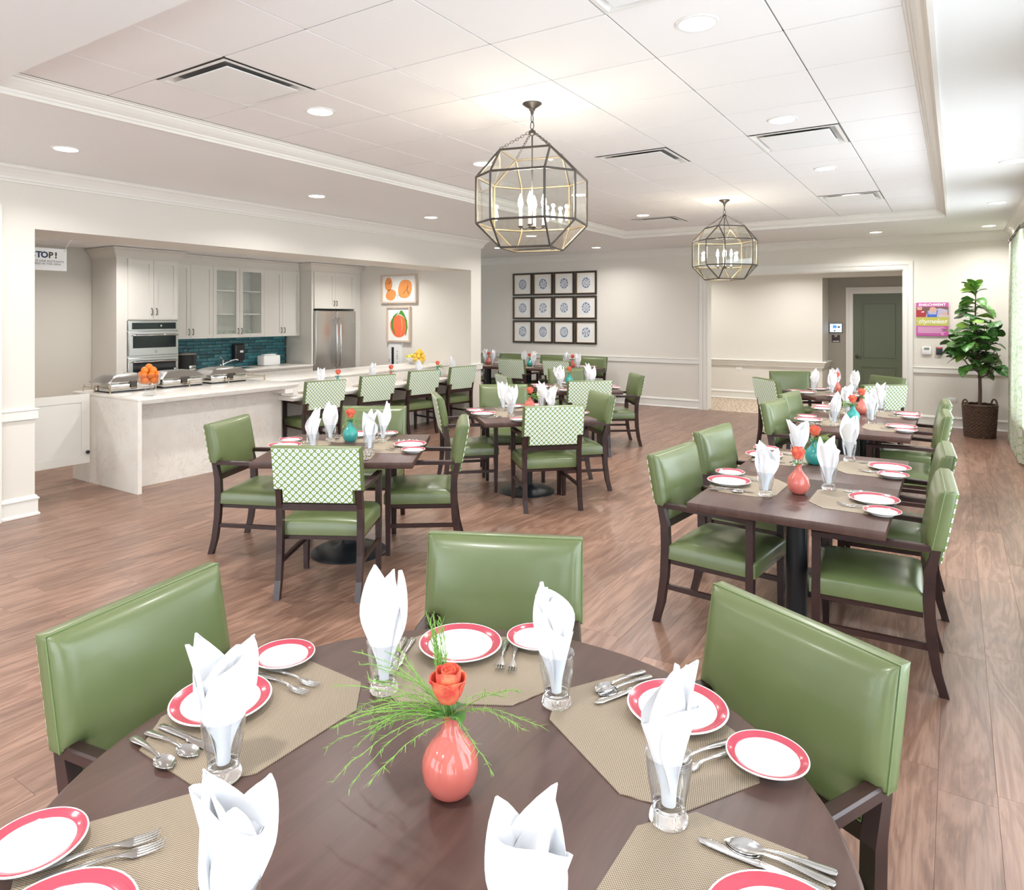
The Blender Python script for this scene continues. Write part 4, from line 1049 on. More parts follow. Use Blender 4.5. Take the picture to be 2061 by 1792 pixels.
vase(-4.45, 8.50, 'teal', 'rear square table', rz=1.2)
vase(-0.698, 3.95, 'coral', 'nearest window-side table', rz=2.5)
vase(-0.752, 4.786, 'teal', 'second window-side table', rz=0.3, fern=F_SM)
vase(-0.755, 6.816, 'teal', 'third window-side table', rz=2.9, fern=F_SM)
vase(-0.756, 7.482, 'coral', 'fourth window-side table', rz=1.1)
vase(-1.241, 9.50, 'coral', 'table before the hall opening', rz=0.4)
vase(-7.60, 11.15, 'coral', 'left back-row table', rz=0.2); vase(-6.66, 11.14, 'teal', 'middle back-row table', rz=1.9); vase(-5.80, 11.20, 'coral', 'right back-row table', rz=0.0)
vase(-6.80, 6.45, 'teal', 'between the first two bar chairs', 0.748, 0.5); vase(-6.80, 7.48, 'coral', 'between the middle bar chairs', 0.748, 2.2); vase(-6.80, 8.55, 'teal', 'far end of the stone bar', 0.748, 1.0, F_SM)

# ------------------------------------------------------------------ stone bar and serving counter
bar = empty('stone_bar_counter', (-7.1, 6.4, 0), 0, 'long cream quartz serving counter and dining bar in the kitchen opening', 'counter')
BO = Matrix.Translation((7.1, -6.4, 0))
def bpart(name, boxes, m=M_STONE, r=0.0):
    mb = MB()
    for b in boxes:
        if r: mb.rbox(*b, r, 0, 2, M=BO)
        else: mb.box(*b, M=BO)
    return mb.obj(name, m, bar)
bpart('end_panel', [(-7.74, -6.50, 3.612, 3.652, 0, 0.884)])
bpart('front_panel', [(-7.70, -6.775, 3.652, 5.52, 0, 0.862)])
bpart('serving_top', [(-7.745, -6.495, 3.610, 5.545, 0.884, 0.910)], r=0.004)
bpart('top_edge_moulding', [(-6.80, -6.505, 3.652, 5.540, 0.868, 0.8845), (-6.80, -6.518, 3.652, 5.535, 0.852, 0.8685), (-6.98, -6.505, 5.475, 5.536, 0.770, 0.852), (-6.98, -6.515, 5.36, 5.475, 0.795, 0.852)])
bpart('dining_top', [(-7.0, -6.50, 5.46, 9.142, 0.724, 0.748)], r=0.004)
bpart('dining_edge_moulding', [(-6.78, -6.512, 5.47, 9.140, 0.708, 0.7245), (-6.78, -6.526, 5.475, 9.138, 0.694, 0.7085)])
bpart('riser', [(-7.02, -6.985, 5.545, 9.142, 0.748, 0.884)])
bpart('ledge_top', [(-7.745, -6.965, 5.545, 9.142, 0.884, 0.910)], r=0.004)
bpart('knee_wall', [(-7.70, -7.10, 5.52, 9.142, 0, 0.884)])
# half gate
g = empty('half_gate', (-7.30, 2.78, 0), pi/2, 'cream half-height swing gate between the pilaster and the counter', 'gate')
def shaker(mb, x0, x1, z0, z1, y=0.0, t=0.02, fr=0.058, rec=0.010, mid=True):
    mb.box(x0, x0+fr, y, y+t, z0, z1); mb.box(x1-fr, x1, y, y+t, z0, z1); mb.box(x0+fr, x1-fr, y, y+t, z0, z0+fr); mb.box(x0+fr, x1-fr, y, y+t, z1-fr, z1)
    if mid: mb.box(x0+fr, x1-fr, y+rec, y+t, z0+fr, z1-fr)
mb = MB(); shaker(mb, 0.0, 0.785, 0.225, 0.915, 0, 0.036, 0.078, 0.008); mb.obj('gate_panel', M_LEDGE, g)
mb = MB(); mb.lathe([(0, 0), (0.012, 0), (0.010, 0.010), (0.018, 0.018), (0.018, 0.026), (0.006, 0.030), (0, 0.030)], 16, M=Matrix.Translation((0.758, 0.0, 0.335)) @ Matrix.Rotation(pi/2, 4, 'X')); mb.obj('knob', M_BLACK, g)
o = MB(); o.tube([(0, 0, 0.115), (0, 0, 0.05), (0, 0.012, 0.035), (0.0, 0.03, 0.04)], 0.006, 8); o.ball((0, 0, 0.12), 0.014, 10, 8); o.lathe([(0.02, 0.0), (0.02, 0.006), (0.006, 0.01), (0.006, 0.04)], 12)
ob = o.obj('door_stop', M_BLACK, None, (-6.72, 2.80, 0.0)); tag(ob, 'black metal door stop hook on the floor beside the left pilaster', 'door stop')

# chafing dishes
def make_chafer():
    t = empty('chafing_dish'); L, D = 0.50, 0.36
    def rr(l, d, z, r=0.03, dx=0, dy=0):
        pts = []
        for cxs, cys, a0 in ((1, 1, 0), (-1, 1, pi/2), (-1, -1, pi), (1, -1, 3*pi/2)):
            for k in range(4):
                a = a0+k*pi/6; pts.append((dx+cxs*(l/2-r)+r*cos(a), dy+cys*(d/2-r)+r*sin(a), z))
        return pts
    mb = MB(); mb.loft([rr(L-0.03, D-0.03, 0.0), rr(L-0.02, D-0.02, 0.002), rr(L-0.02, D-0.02, 0.016)], 0, True); mb.obj('base', M_BLACK, t)
    mb = MB(); mb.loft([rr(L-0.015, D-0.015, 0.016), rr(L-0.01, D-0.01, 0.02), rr(L-0.01, D-0.01, 0.085), rr(L, D, 0.09), rr(L, D, 0.098)], 0, True); mb.obj('pan', M_CHROME, t)
    mb = MB(); mb.loft([rr(L+0.055, D+0.03, 0.098), rr(L+0.06, D+0.035, 0.104), rr(L+0.02, D+0.01, 0.112), rr(L-0.06, D-0.03, 0.142), rr(L-0.13, D-0.09, 0.166), rr(L-0.24, D-0.18, 0.179), rr(L-0.36, D-0.27, 0.183, 0.02)], 0, True); mb.obj('lid', M_BRUSH, t)
    mb = MB(); mb.tube([(0, 0, 0.18), (0, 0, 0.192)], 0.006, 8); mb.ball((0, 0, 0.198), 0.011, 12, 8); mb.obj('knob', M_CHROME, t)
    mb = MB(); mb.box(-0.05, 0.05, -D/2-0.026, -D/2-0.006, 0.088, 0.112); mb.box(-0.03, 0.03, -D/2-0.014, -D/2+0.0, 0.03, 0.09); mb.obj('hinge_plate', M_BRONZE, t)
    return t
ch = make_chafer()
for k, (y, lab) in enumerate(((3.96, 'behind the stand of oranges'), (4.53, 'middle one of the three on the counter'), (5.12, 'nearest the bar stools end of the counter'))):
    t = ch if k == 0 else copy_tree(ch); t.location = (-7.385, y, 0.9105); t.rotation_euler = (0, 0, pi/2); tag(t, 'polished steel chafing dish with domed lid, '+lab, 'chafing dish', 'chafing dishes')
# low nickel gallery rail round the chafers
t = empty('gallery_rail', (-7.17, 3.70, 0.9105), 0, 'thin nickel gallery rail on small posts around the chafing dishes', 'rail')
def post(mb, x, y): mb.lathe([(0, 0), (0.014, 0), (0.014, 0.004), (0.007, 0.008), (0.007, 0.03), (0.011, 0.036), (0.011, 0.050), (0.006, 0.056), (0.009, 0.064), (0, 0.068)], 12, 0, x, y)
for (x, y) in ((0, 0), (0, 0.48), (0, 0.87), (0, 1.37), (0, 1.88), (-0.31, 0), (-0.53, 0), (-0.44, 1.90)):
    mb = MB(); post(mb, x, y); mb.obj('post', M_BRASS, t)
mb = MB(); mb.tube([(-0.53, 0, 0.044), (0, 0, 0.044)], 0.004, 8); mb.tube([(0, 0, 0.044), (0, 1.88, 0.044)], 0.004, 8); mb.tube([(0, 1.88, 0.044), (-0.44, 1.90, 0.044)], 0.004, 8); mb.obj('rail_bar', M_BRASS, t)
# footed glass bowl with oranges
mb = MB()
mb.lathe([(0, 0), (0.060, 0), (0.062, 0.004), (0.052, 0.030), (0.034, 0.070), (0.026, 0.098), (0.040, 0.110), (0.090, 0.114), (0.100, 0.122), (0.103, 0.150), (0.107, 0.222), (0.109, 0.228), (0.106, 0.228), (0.103, 0.222), (0.099, 0.150), (0.095, 0.126), (0.03, 0.119), (0, 0.119)], 40)
FS = (-6.68, 3.825)
o = mb.obj('footed_glass_bowl', M_TGLASS, None, (*FS, 0.9105)); tag(o, 'clear footed glass bowl holding oranges on the serving counter', 'bowl')
orm = MB(); orm.ball((0, 0, 0), 0.035, 18, 12); orm.lathe([(0.003, 0.0340), (0.0035, 0.0356), (0.001, 0.0358)], 8); ORM = orm.mesh('orange', M_ORANGE)
rn = random.Random(5)
def pile(layers, cx, cy, z0, me, name, lab, cat, grp):
    for k, (n, r, dz, a0) in enumerate(layers):
        for i in range(n):
            a = a0+2*pi*i/n
            o = mk(name, me, None, (cx+r*cos(a), cy+r*sin(a), z0+dz), 0); o.rotation_euler = (rn.uniform(-.8, .8), rn.uniform(-.8, .8), rn.uniform(0, 6)); tag(o, lab[k] if isinstance(lab, list) else lab, cat, grp)
pile([(5, 0.062, 0.156, 0.2), (6, 0.068, 0.208, 0.85), (4, 0.052, 0.252, 0.3), (1, 0.0, 0.284, 0)], *FS, 0.9105, ORM, 'orange', ['orange in the bottom layer of the footed glass bowl', 'orange in the middle layer of the footed glass bowl', 'orange in the upper layer of the footed glass bowl', 'topmost orange on the pile in the footed glass bowl'], 'orange', 'oranges in the glass bowl')
# fruit on the bar ledge
mb = MB(); mb.lathe([(0, 0), (0.06, 0), (0.062, 0.008), (0.05, 0.016), (0.10, 0.05), (0.142, 0.098), (0.150, 0.112), (0.144, 0.112), (0.136, 0.100), (0.09, 0.056), (0, 0.03)], 36)
FB = (-7.50, 8.78); o = mb.obj('fruit_bowl', M_CHINA, None, (*FB, 0.9105)); tag(o, 'white bowl of mixed fruit at the far end of the bar ledge', 'bowl')
lm = MB(); lm.ball((0, 0, 0), 0.034, 14, 10, 0, (1, 1, 1.28)); LEM = lm.mesh('lemon', M_YELLOW)
pr = MB(); pr.lathe([(0.002, -0.044), (0.020, -0.040), (0.034, -0.020), (0.033, 0.0), (0.020, 0.026), (0.013, 0.042), (0.003, 0.050), (0.002, 0.062)], 16); PEA = pr.mesh('pear', M_PEAR)
for k, (dx, dy, me, nm) in enumerate(((-0.06, -0.07, PEA, 'pear'), (0.01, -0.085, LEM, 'lemon'), (0.075, -0.03, LEM, 'lemon'), (0.06, 0.06, PEA, 'pear'), (-0.03, 0.05, LEM, 'lemon'), (0.0, -0.01, PEA, 'pear'), (-0.09, 0.02, LEM, 'lemon'))):
    o = mk(nm, me, None, (FB[0]+dx, FB[1]+dy, 0.9105+0.112+(0.03 if k == 5 else 0)), 0); o.rotation_euler = (1.3+0.3*k, 0.4*k, k); tag(o, ('green pear' if nm == 'pear' else 'yellow lemon')+' lying in the white bowl on the bar ledge', 'fruit', nm+'s in the white bowl')
mb = MB(); mb.lathe([(0, 0), (0.05, 0), (0.055, 0.005), (0.09, 0.03), (0.105, 0.07), (0.102, 0.07), (0.087, 0.032), (0, 0.008)], 32)
GB = (-7.26, 8.66); o = mb.obj('glass_fruit_bowl', M_TGLASS, None, (*GB, 0.9105)); tag(o, 'low glass bowl heaped with yellow oranges on the bar ledge', 'bowl')
o2 = MB(); o2.ball((0, 0, 0), 0.034, 14, 10); YEL = o2.mesh('yellow_orange', M_LEMON)
pile([(4, 0.045, 0.045, 0.2), (6, 0.068, 0.088, 0.5), (6, 0.066, 0.142, 0.0), (4, 0.045, 0.192, 0.6), (1, 0, 0.225, 0)], *GB, 0.9105, YEL, 'yellow_orange', ['yellow orange at the bottom of the low glass bowl', 'yellow orange in the second layer of the heap on the ledge', 'yellow orange in the third layer of the heap on the ledge', 'yellow orange in the fourth layer of the heap on the ledge', 'topmost yellow orange of the heap on the ledge'], 'orange', 'yellow oranges on the ledge')

# ------------------------------------------------------------------ kitchen cabinets and appliances
def handle(mb_parent, x, z, y=0.0, v=True, L=0.085, m=None):
    mb = MB(); h = L/2
    P = [(x, y, z-h), (x, y-0.018, z-h+0.004), (x, y-0.024, z-h+0.022), (x, y-0.024, z+h-0.022), (x, y-0.018, z+h-0.004), (x, y, z+h)]
    mb.tube(P, [0.007, 0.0055, 0.0045, 0.0045, 0.0055, 0.007], 8); return mb.obj('handle', m or M_BRONZE, mb_parent)
def cab_crown(mb, w, z0, z1, dep, left=True, right=True, p=0.085):
    pr = [(0, z0), (0.008, z0), (0.012, z0+0.02), (0.03, z0+0.05), (p*0.7, z1-0.04), (p, z1-0.02), (p, z1), (0, z1)]
    A = (0, 0, 0); B = (w, 0, 0)
    sweep(mb, pr, A, B, (0, -1, 0), -1 if left else 0, -1 if right else 0)
    if left: sweep(mb, pr, (0, dep, 0), (0, 0, 0), (-1, 0, 0), 0, -1)
    if right: sweep(mb, pr, (w, 0, 0), (w, dep, 0), (1, 0, 0), -1, 0)
CT = KZ-0.012
def add_door(t, x0, x1, z0, z1, hx, hz, glass=False, y=-0.02):
    mb = MB(); shaker(mb, x0+0.002, x1-0.002, z0+0.002, z1-0.002, y, 0.02, 0.058, 0.011, not glass); d = mb.obj('door', M_CAB, t)
    if glass:
        p = MB(); p.box(x0+0.056, x1-0.056, y+0.008, y+0.012, z0+0.056, z1-0.056); p.obj('glass_pane', M_PANE, d)
    handle(d, hx, hz, y); return d
# tall oven cabinet
XC = -9.05
t = empty('oven_cabinet', (XC, 4.75, 0), pi/2, 'tall cream cabinet housing the steel wall ovens', 'cabinet')
W_ = 0.85; D_ = 0.62
mb = MB(); mb.box(0, W_, 0.0, D_, 1.64, 2.46); mb.box(0, 0.135, 0, D_, 0, 1.64); mb.box(0.835, W_, 0, D_, 0, 1.64); mb.box(0.135, 0.835, 0.05, D_, 0.0, 0.45); mb.box(0.135, 0.835, D_-0.02, D_, 0.45, 1.64); mb.obj('body', M_CAB, t)
add_door(t, 0.14, 0.487, 1.655, 2.455, 0.455, 1.76); add_door(t, 0.487, 0.834, 1.655, 2.455, 0.52, 1.76)
mb = MB(); cab_crown(mb, W_, 2.455, CT, D_); mb.obj('crown_moulding', M_CAB, t)
# wall oven with microwave
t = empty('built_in_oven', (XC, 4.75, 0), pi/2, 'stainless steel double wall oven with microwave on top', 'oven')
x0, x1 = 0.14, 0.83
mb = MB(); mb.box(x0, x1, 0.0, 0.5, 0.46, 1.635); mb.obj('body', M_BRUSH, t)
mb = MB(); mb.rbox(x0, x1, -0.022, 0.0, 1.505, 1.63, 0.004, 0, 1); cp = mb.obj('control_panel', M_BRUSH, t)
mb = MB(); mb.box(x0+0.05, x1-0.03, -0.025, -0.021, 1.525, 1.612); s_ = mb.obj('display', M_DGLASS, cp)
mb = MB(); mb.lathe([(0, 0), (0.016, 0), (0.014, 0.014), (0, 0.014)], 16, M=Matrix.Translation((x0+0.44, -0.025, 1.57)) @ Matrix.Rotation(pi/2, 4, 'X')); mb.obj('dial', M_STEEL, cp)
for z0, z1, nm in ((1.175, 1.495, 'microwave_door'), (0.50, 1.145, 'oven_door')):
    mb = MB(); mb.rbox(x0, x1, -0.035, 0.0, z0, z1, 0.005, 0, 1); d = mb.obj(nm, M_BRUSH, t)
    mb = MB(); mb.rbox(x0+0.055, x1-0.035, -0.038, -0.033, z0+(0.10 if nm[0] == 'm' else 0.06), z1-0.035, 0.002, 0, 1); mb.obj('window', M_DGLASS, d)
    mb = MB(); zh = z1-0.05; mb.tube([(x0+0.05, -0.035, zh), (x0+0.055, -0.075, zh), (x0+0.08, -0.085, zh), (x1-0.06, -0.085, zh), (x1-0.035, -0.075, zh), (x1-0.03, -0.035, zh)], 0.012, 10); mb.obj('handle', M_STEEL, d)
    if nm[0] == 'm':
        mb = MB(); mb.lathe([(0, 0), (0.017, 0), (0.017, 0.002), (0, 0.002)], 20, M=Matrix.Translation((x0+0.37, -0.035, 1.225)) @ Matrix.Rotation(pi/2, 4, 'X')); mb.obj('badge', M_STEEL, d)
# wall cabinets
XU = -9.35
def upper(y0, y1, label, glass=False):
    t = empty('upper_cabinet', (XU, y0, 0), pi/2, label, 'cabinet', 'kitchen wall cabinets'); w = y1-y0; d = 0.325; z0, z1 = 1.366, 2.455; m = w/2
    mb = MB()
    if glass:
        mb.box(0, 0.018, 0, d, z0, z1); mb.box(w-0.018, w, 0, d, z0, z1); mb.box(0, w, 0, d, z0, z0+0.02); mb.box(0, w, 0, d, z1-0.02, z1); mb.box(0, w, d-0.01, d, z0, z1)
    else: mb.box(0, w, 0, d, z0, z1)
    b = mb.obj('body', M_MELA if glass else M_CAB, t)
    if glass:
        for z in (1.72, 2.08): mb = MB(); mb.box(0.018, w-0.018, 0.015, d-0.01, z, z+0.018); mb.obj('shelf', M_MELA, t)
    add_door(t, 0, m, z0, z1, m-0.032, z0+0.10, glass); add_door(t, m, w, z0, z1, m+0.032, z0+0.10, glass)
    return t
upper(5.602, 6.335, 'cream wall cabinet with solid doors beside the ovens'); upper(6.335, 7.258, 'cream wall cabinet with glass doors and shelves', True); upper(7.258, 7.985, 'cream wall cabinet with solid doors next to the refrigerator')
mb = MB(); pr_ = [(0, 2.455), (0.008, 2.455), (0.012, 2.475), (0.03, 2.505), (0.06, CT-0.04), (0.085, CT-0.02), (0.085, CT), (0, CT)]
sweep(mb, pr_, (XU, 5.60, 0), (XU, 7.985, 0), (1, 0, 0)); mb.box(KX, XU, 5.60, 7.985, 2.456, CT); struct(mb.obj('trim_11', M_CAB))
ORD = ['first', 'second', 'third', 'fourth', 'fifth', 'sixth', 'seventh', 'eighth', 'ninth', 'tenth']
tm = MB(); tm.lathe([(0, 0), (0.026, 0), (0.031, 0.09), (0.029, 0.09), (0.024, 0.006), (0, 0.006)], 16); TUM = tm.mesh('tumbler', M_PANE)
for k in range(10):
    for q in range(2):
        o = mk('tumbler', TUM, None, (-9.46-0.09*q, 6.42+0.083*k, 1.3865), 0); tag(o, 'clear tumbler in the glass cabinet, %s row, %s from the left' % (('front', 'back')[q], ORD[k]), 'glass', 'tumblers in the glass cabinet')
# base cabinets, worktop
for k, (y0, y1) in enumerate(((5.602, 6.40), (6.40, 7.20), (7.20, 7.985))):
    t = empty('base_cabinet', (-9.03, y0, 0), pi/2, ('cream base cabinet beside the ovens', 'cream base cabinet under the sink', 'cream base cabinet beside the refrigerator')[k], 'cabinet', 'kitchen base cabinets'); w = y1-y0
    mb = MB(); mb.box(0, w, 0, 0.64, 0.10, 0.835); mb.box(0, w, 0.06, 0.64, 0, 0.10); mb.obj('body', M_CAB, t)
    add_door(t, 0, w/2, 0.11, 0.83, w/2-0.03, 0.73); add_door(t, w/2, w, 0.11, 0.83, w/2+0.03, 0.73)
mb = MB(); mb.rbox(KX+0.001, -8.99, 5.602, 7.985, 0.862, 0.890, 0.004); mb.box(KX+0.001, -9.002, 5.604, 7.983, 0.848, 0.8625); mb.box(KX+0.001, -9.014, 5.606, 7.98, 0.836, 0.8485)
o = mb.obj('worktop', M_STONE); tag(o, 'cream quartz worktop under the teal brick backsplash', 'worktop')
# backsplash of separate bricks
mb = MB(); mb.box(KX, KX+0.008, 5.602, 7.98, 0.89, 1.366); bs = struct(mb.obj('wall_backsplash', M_GROUT))
rn = random.Random(12); bms = []
for v in range(5):
    mb = MB(); L = 0.238; H = 0.0475; P = []
    bm_ = MB(); bm_.rbox(0, 0.010, -L/2, L/2, -H/2, H/2, 0.004, 0, 2)
    bm_.v = [(x, y+0.0025*sin(37*z+v)+0.002*sin(21*z*v), z+0.0022*sin(25*y+2*v)+0.0012*sin(61*y+v)) for x, y, z in bm_.v]; bms.append(bm_.mesh('brick', M_BRICK))
hb = {}
for r in range(9):
    z = 0.89+0.0265+r*0.0528
    y = 5.61 + (0.0 if r % 2 else 0.122) + rn.uniform(-0.03, 0.03)
    if y > 5.66:
        pass
    while y < 7.97:
        L = min(0.238, 7.975-y)
        if L > 0.05:
            o = mk('brick', bms[rn.randrange(5)], bs, (KX+0.006, y+L/2, z)); o.scale = (1, L/0.238, 1); o.rotation_euler = (rn.uniform(-0.006, 0.006), 0, 0)
        y += L+0.0075
# refrigerator and its enclosure
t = empty('refrigerator', (-9.03, 8.035, 0), pi/2, 'stainless steel french door refrigerator', 'refrigerator'); w = 0.935
mb = MB(); mb.box(0, w, 0.04, 0.62, 0.02, 1.785); mb.obj('body', M_BLACK, t)
for s_, (a, b) in enumerate(((0.0, w/2-0.002), (w/2+0.002, w))):
    mb = MB(); mb.rbox(a, b, -0.035, 0.04, 0.72, 1.79, 0.012, 0, 3); d = mb.obj('door', M_BRUSH, t)
    hx = w/2+(-0.045 if s_ == 0 else 0.045); mb = MB(); mb.tube([(hx, -0.035, 0.84), (hx, -0.075, 0.845), (hx, -0.092, 0.95), (hx, -0.098, 1.25), (hx, -0.092, 1.55), (hx, -0.075, 1.655), (hx, -0.035, 1.66)], [0.016, 0.015, 0.014, 0.014, 0.014, 0.015, 0.016], 10); mb.obj('handle', M_STEEL, d)
    if s_ == 1:
        mb = MB(); mb.lathe([(0, 0), (0.013, 0), (0.013, 0.002), (0, 0.002)], 18, M=Matrix.Translation((w-0.06, -0.036, 1.60)) @ Matrix.Rotation(pi/2, 4, 'X')); mb.obj('badge', M_STEEL, d)
mb = MB(); mb.rbox(0, w, -0.035, 0.04, 0.05, 0.71, 0.012, 0, 3); mb.obj('freezer_drawer', M_BRUSH, t)
t = empty('refrigerator_surround', (XC, 7.99, 0), pi/2, 'cream panels and over-fridge cabinet enclosing the refrigerator', 'cabinet')
mb = MB(); mb.box(0, 0.04, 0, 0.62, 0, 2.46); mb.box(0.985, 1.152, 0, 0.62, 0, 2.46); mb.box(0.04, 0.985, 0.0, 0.62, 1.825, 2.46); mb.obj('body', M_CAB, t)
add_door(t, 0.045, 0.512, 1.83, 2.455, 0.483, 1.92); add_door(t, 0.512, 0.98, 1.83, 2.455, 0.541, 1.92)
mb = MB(); cab_crown(mb, 1.152, 2.455, CT, 0.62, True, False); mb.obj('crown_moulding', M_CAB, t)
# small kitchen things
t = empty('soup_kettle', (-9.33, 5.90, 0.8905), pi/2, 'black soup kettle with steel lid beside the ovens', 'kettle')
mb = MB(); mb.lathe([(0, 0), (0.12, 0), (0.125, 0.01), (0.135, 0.10), (0.138, 0.24), (0.140, 0.25)], 36); mb.obj('body', M_BLACK, t)
mb = MB(); mb.lathe([(0.146, 0.25), (0.148, 0.256), (0.13, 0.272), (0.05, 0.282), (0, 0.284)], 36); l_ = mb.obj('lid', M_BRUSH, t)
mb = MB(); mb.tube([(0.02, 0.02, 0.28), (0.06, 0.05, 0.31), (0.12, 0.10, 0.325)], 0.008, 8); mb.obj('ladle', M_BLACK, l_)
mb = MB(); mb.rbox(-0.05, 0.05, -0.155, -0.125, 0.03, 0.10, 0.006); mb.obj('control_box', M_STEEL, t)
t = empty('soap_dispenser', (-9.665, 6.98, 0.985), pi/2, 'black wall soap dispenser above the sink', 'dispenser')
mb = MB(); mb.rbox(-0.095, 0.095, -0.10, 0.0, 0.0, 0.27, 0.025, 0, 3); mb.obj('body', M_BLACK, t)
mb = MB(); mb.box(-0.005, 0.055, -0.102, -0.099, 0.13, 0.165); mb.obj('label_plate', M_WHITE, t)
mb = MB(); mb.rbox(-0.03, 0.03, -0.11, -0.06, -0.02, 0.005, 0.006); mb.obj('nozzle', M_BLACK, t)
t = empty('kitchen_faucet', (-9.50, 6.62, 0.8905), 0, 'chrome kitchen faucet with low spout', 'faucet')
mb = MB(); mb.lathe([(0, 0), (0.028, 0), (0.026, 0.01), (0.018, 0.02), (0.017, 0.10), (0.022, 0.12), (0.012, 0.135), (0, 0.14)], 20); mb.obj('body', M_CHROME, t)
mb = MB(); mb.tube([(0, 0, 0.06), (0.03, 0.05, 0.09), (0.06, 0.12, 0.12), (0.08, 0.19, 0.13), (0.085, 0.21, 0.115)], [0.013, 0.012, 0.011, 0.011, 0.011], 10); mb.obj('spout', M_CHROME, t)
mb = MB(); mb.tube([(0, 0, 0.13), (-0.01, -0.02, 0.16), (-0.01, -0.05, 0.18)], 0.006, 8); mb.obj('lever', M_CHROME, t)
t = empty('white_container', (-9.45, 7.44, 0.8905), pi/2, 'white lidded countertop box by the refrigerator panel', 'container')
mb = MB(); mb.rbox(-0.165, 0.165, -0.09, 0.09, 0, 0.165, 0.02, 0, 3); mb.obj('body', M_WHITE, t)
mb = MB(); mb.rbox(-0.12, 0.11, -0.05, 0.05, 0.165, 0.185, 0.006, 0, 2); mb.obj('lid', M_WHITE, t)
mb = MB(); mb.box(-9.40, -9.15, 6.32, 6.95, 0.8902, 0.8925); o = mb.obj('sink_rim', M_STEEL); tag(o, 'steel sink rim set in the worktop', 'sink')

# hanging STOP sign
t = empty('hanging_sign', (-7.20, 3.0, 2.24), pi/2, 'white hanging notice reading STOP about hair restraints', 'sign')
mb = MB(); mb.box(-0.302, 0.302, -0.002, 0.002, -0.105, 0.105); mb.obj('board', M_WHITE, t)
M_NAVY = mat('navy_print', (0.015, 0.025, 0.09), 0.6); M_INK = mat('grey_print', (0.10, 0.10, 0.11), 0.6); M_OLIVE = mat('dark_olive_print', (0.06, 0.045, 0.012), 0.6)
RX = Matrix.Rotation(pi/2, 4, 'X')
for ch_, x_, m_ in (('S', 0.010, M_NAVY), ('T', 0.057, M_NAVY), ('O', 0.106, M_NAVY), ('P', 0.160, M_OLIVE), ('!', 0.206, M_OLIVE)):
    text_part('lettering', ch_, 0.078, m_, t, Matrix.Translation((x_, -0.0022, 0.038)) @ RX, bold=0.003)
text_part('lettering', 'USE OF HAIR RESTRAINTS', 0.0262, M_INK, t, Matrix.Translation((0.276, -0.0022, -0.020)) @ RX, align='RIGHT', space=1.02)
text_part('lettering', 'REQUIRED IN THIS AREA.', 0.0262, M_INK, t, Matrix.Translation((0.254, -0.0022, -0.045)) @ RX, align='RIGHT', space=1.02)
for s_ in (-1, 1):
    mb = MB(); mb.tube([(s_*0.285, 0, 0.09), (s_*0.33, 0.01, 0.18), (s_*0.36, 0.015, 0.205)], 0.0025, 6); mb.obj('chain', M_WHITE, t)
    mb = MB(); mb.lathe([(0.006, -0.004), (0.010, -0.004), (0.010, 0.004), (0.006, 0.004), (0.006, -0.004)], 14, M=Matrix.Translation((s_*0.285, 0, 0.09)) @ RX, caps=False); mb.obj('eyelet', M_BRASS, t)

# fruit prints on the kitchen end wall
def picture(x0, x1, z0, z1, y, label):
    t = empty('framed_print', ((x0+x1)/2, y, z0), 0, label, 'picture', 'fruit prints'); w = (x1-x0)/2; h = z1-z0; f = 0.028; d = 0.055
    mb = MB(); mb.box(-w, w, -d, 0, 0, f); mb.box(-w, w, -d, 0, h-f, h); mb.box(-w, -w+f, -d, 0, f, h-f); mb.box(w-f, w, -d, 0, f, h-f); mb.obj('frame', mat('pale_wood_frame', (0.58, 0.47, 0.38), 0.5), t)
    mb = MB(); mb.box(-w+f, w-f, -0.022, -0.012, f, h-f); mb.obj('paper', M_WHITE, t)
    return t, w, h
def blob(pts, t, m, y, name='printed_shape'):
    mb = MB(); n = len(pts); mb.add([(x, y, z) for x, z in pts]+[(x, y+0.001, z) for x, z in pts], [tuple(range(n)), tuple(range(2*n-1, n-1, -1))]+[(i, (i+1) % n, n+(i+1) % n, n+i) for i in range(n)]); return mb.obj(name, m, t)
def ell(cx, cz, rx, rz, n=28, sq=0.0, tilt=0.0):
    P = []
    for k in range(n):
        a = 2*pi*k/n; x = rx*cos(a)*(1+sq*sin(2*a)); z = rz*sin(a); P.append((cx+x*cos(tilt)-z*sin(tilt), cz+x*sin(tilt)+z*cos(tilt)))
    return P
M_O1 = mat('orange_print_ink', (0.78, 0.30, 0.085), 0.7); M_O2 = mat('red_orange_print_ink', (0.78, 0.155, 0.06), 0.7); M_G1 = mat('green_print_ink', (0.07, 0.26, 0.025), 0.7); M_LN = mat('dark_line_ink', (0.10, 0.045, 0.02), 0.7); M_O3 = mat('pale_orange_ink', (0.85, 0.42, 0.15), 0.7)
t, w, h = picture(-8.515, -7.70, 1.925, 2.425, KY1, 'framed print of three pale orange fruits on the kitchen wall')
blob(ell(-0.245, 0.335, 0.088, 0.118, tilt=-0.05), t, M_O1, -0.0235); blob(ell(-0.19, 0.145, 0.118, 0.100, sq=0.1), t, M_O1, -0.0235); blob(ell(0.135, 0.245, 0.165, 0.160, sq=0.12, tilt=0.3), t, M_O1, -0.0235)
def stroke(pts, t, m, r=0.003, y=-0.0245):
    mb = MB(); mb.tube([(x, y, z) for x, z in pts], r, 5); return mb.obj('printed_line', m, t)
for P in ([(-0.29, 0.355), (-0.225, 0.335), (-0.215, 0.40)], [(-0.225, 0.335), (-0.20, 0.39)], [(0.09, 0.16), (0.175, 0.235), (0.24, 0.165)], [(0.175, 0.235), (0.22, 0.15)], [(0.175, 0.235), (0.205, 0.32)], [(0.175, 0.235), (0.22, 0.285)]): stroke(P, t, M_LN)
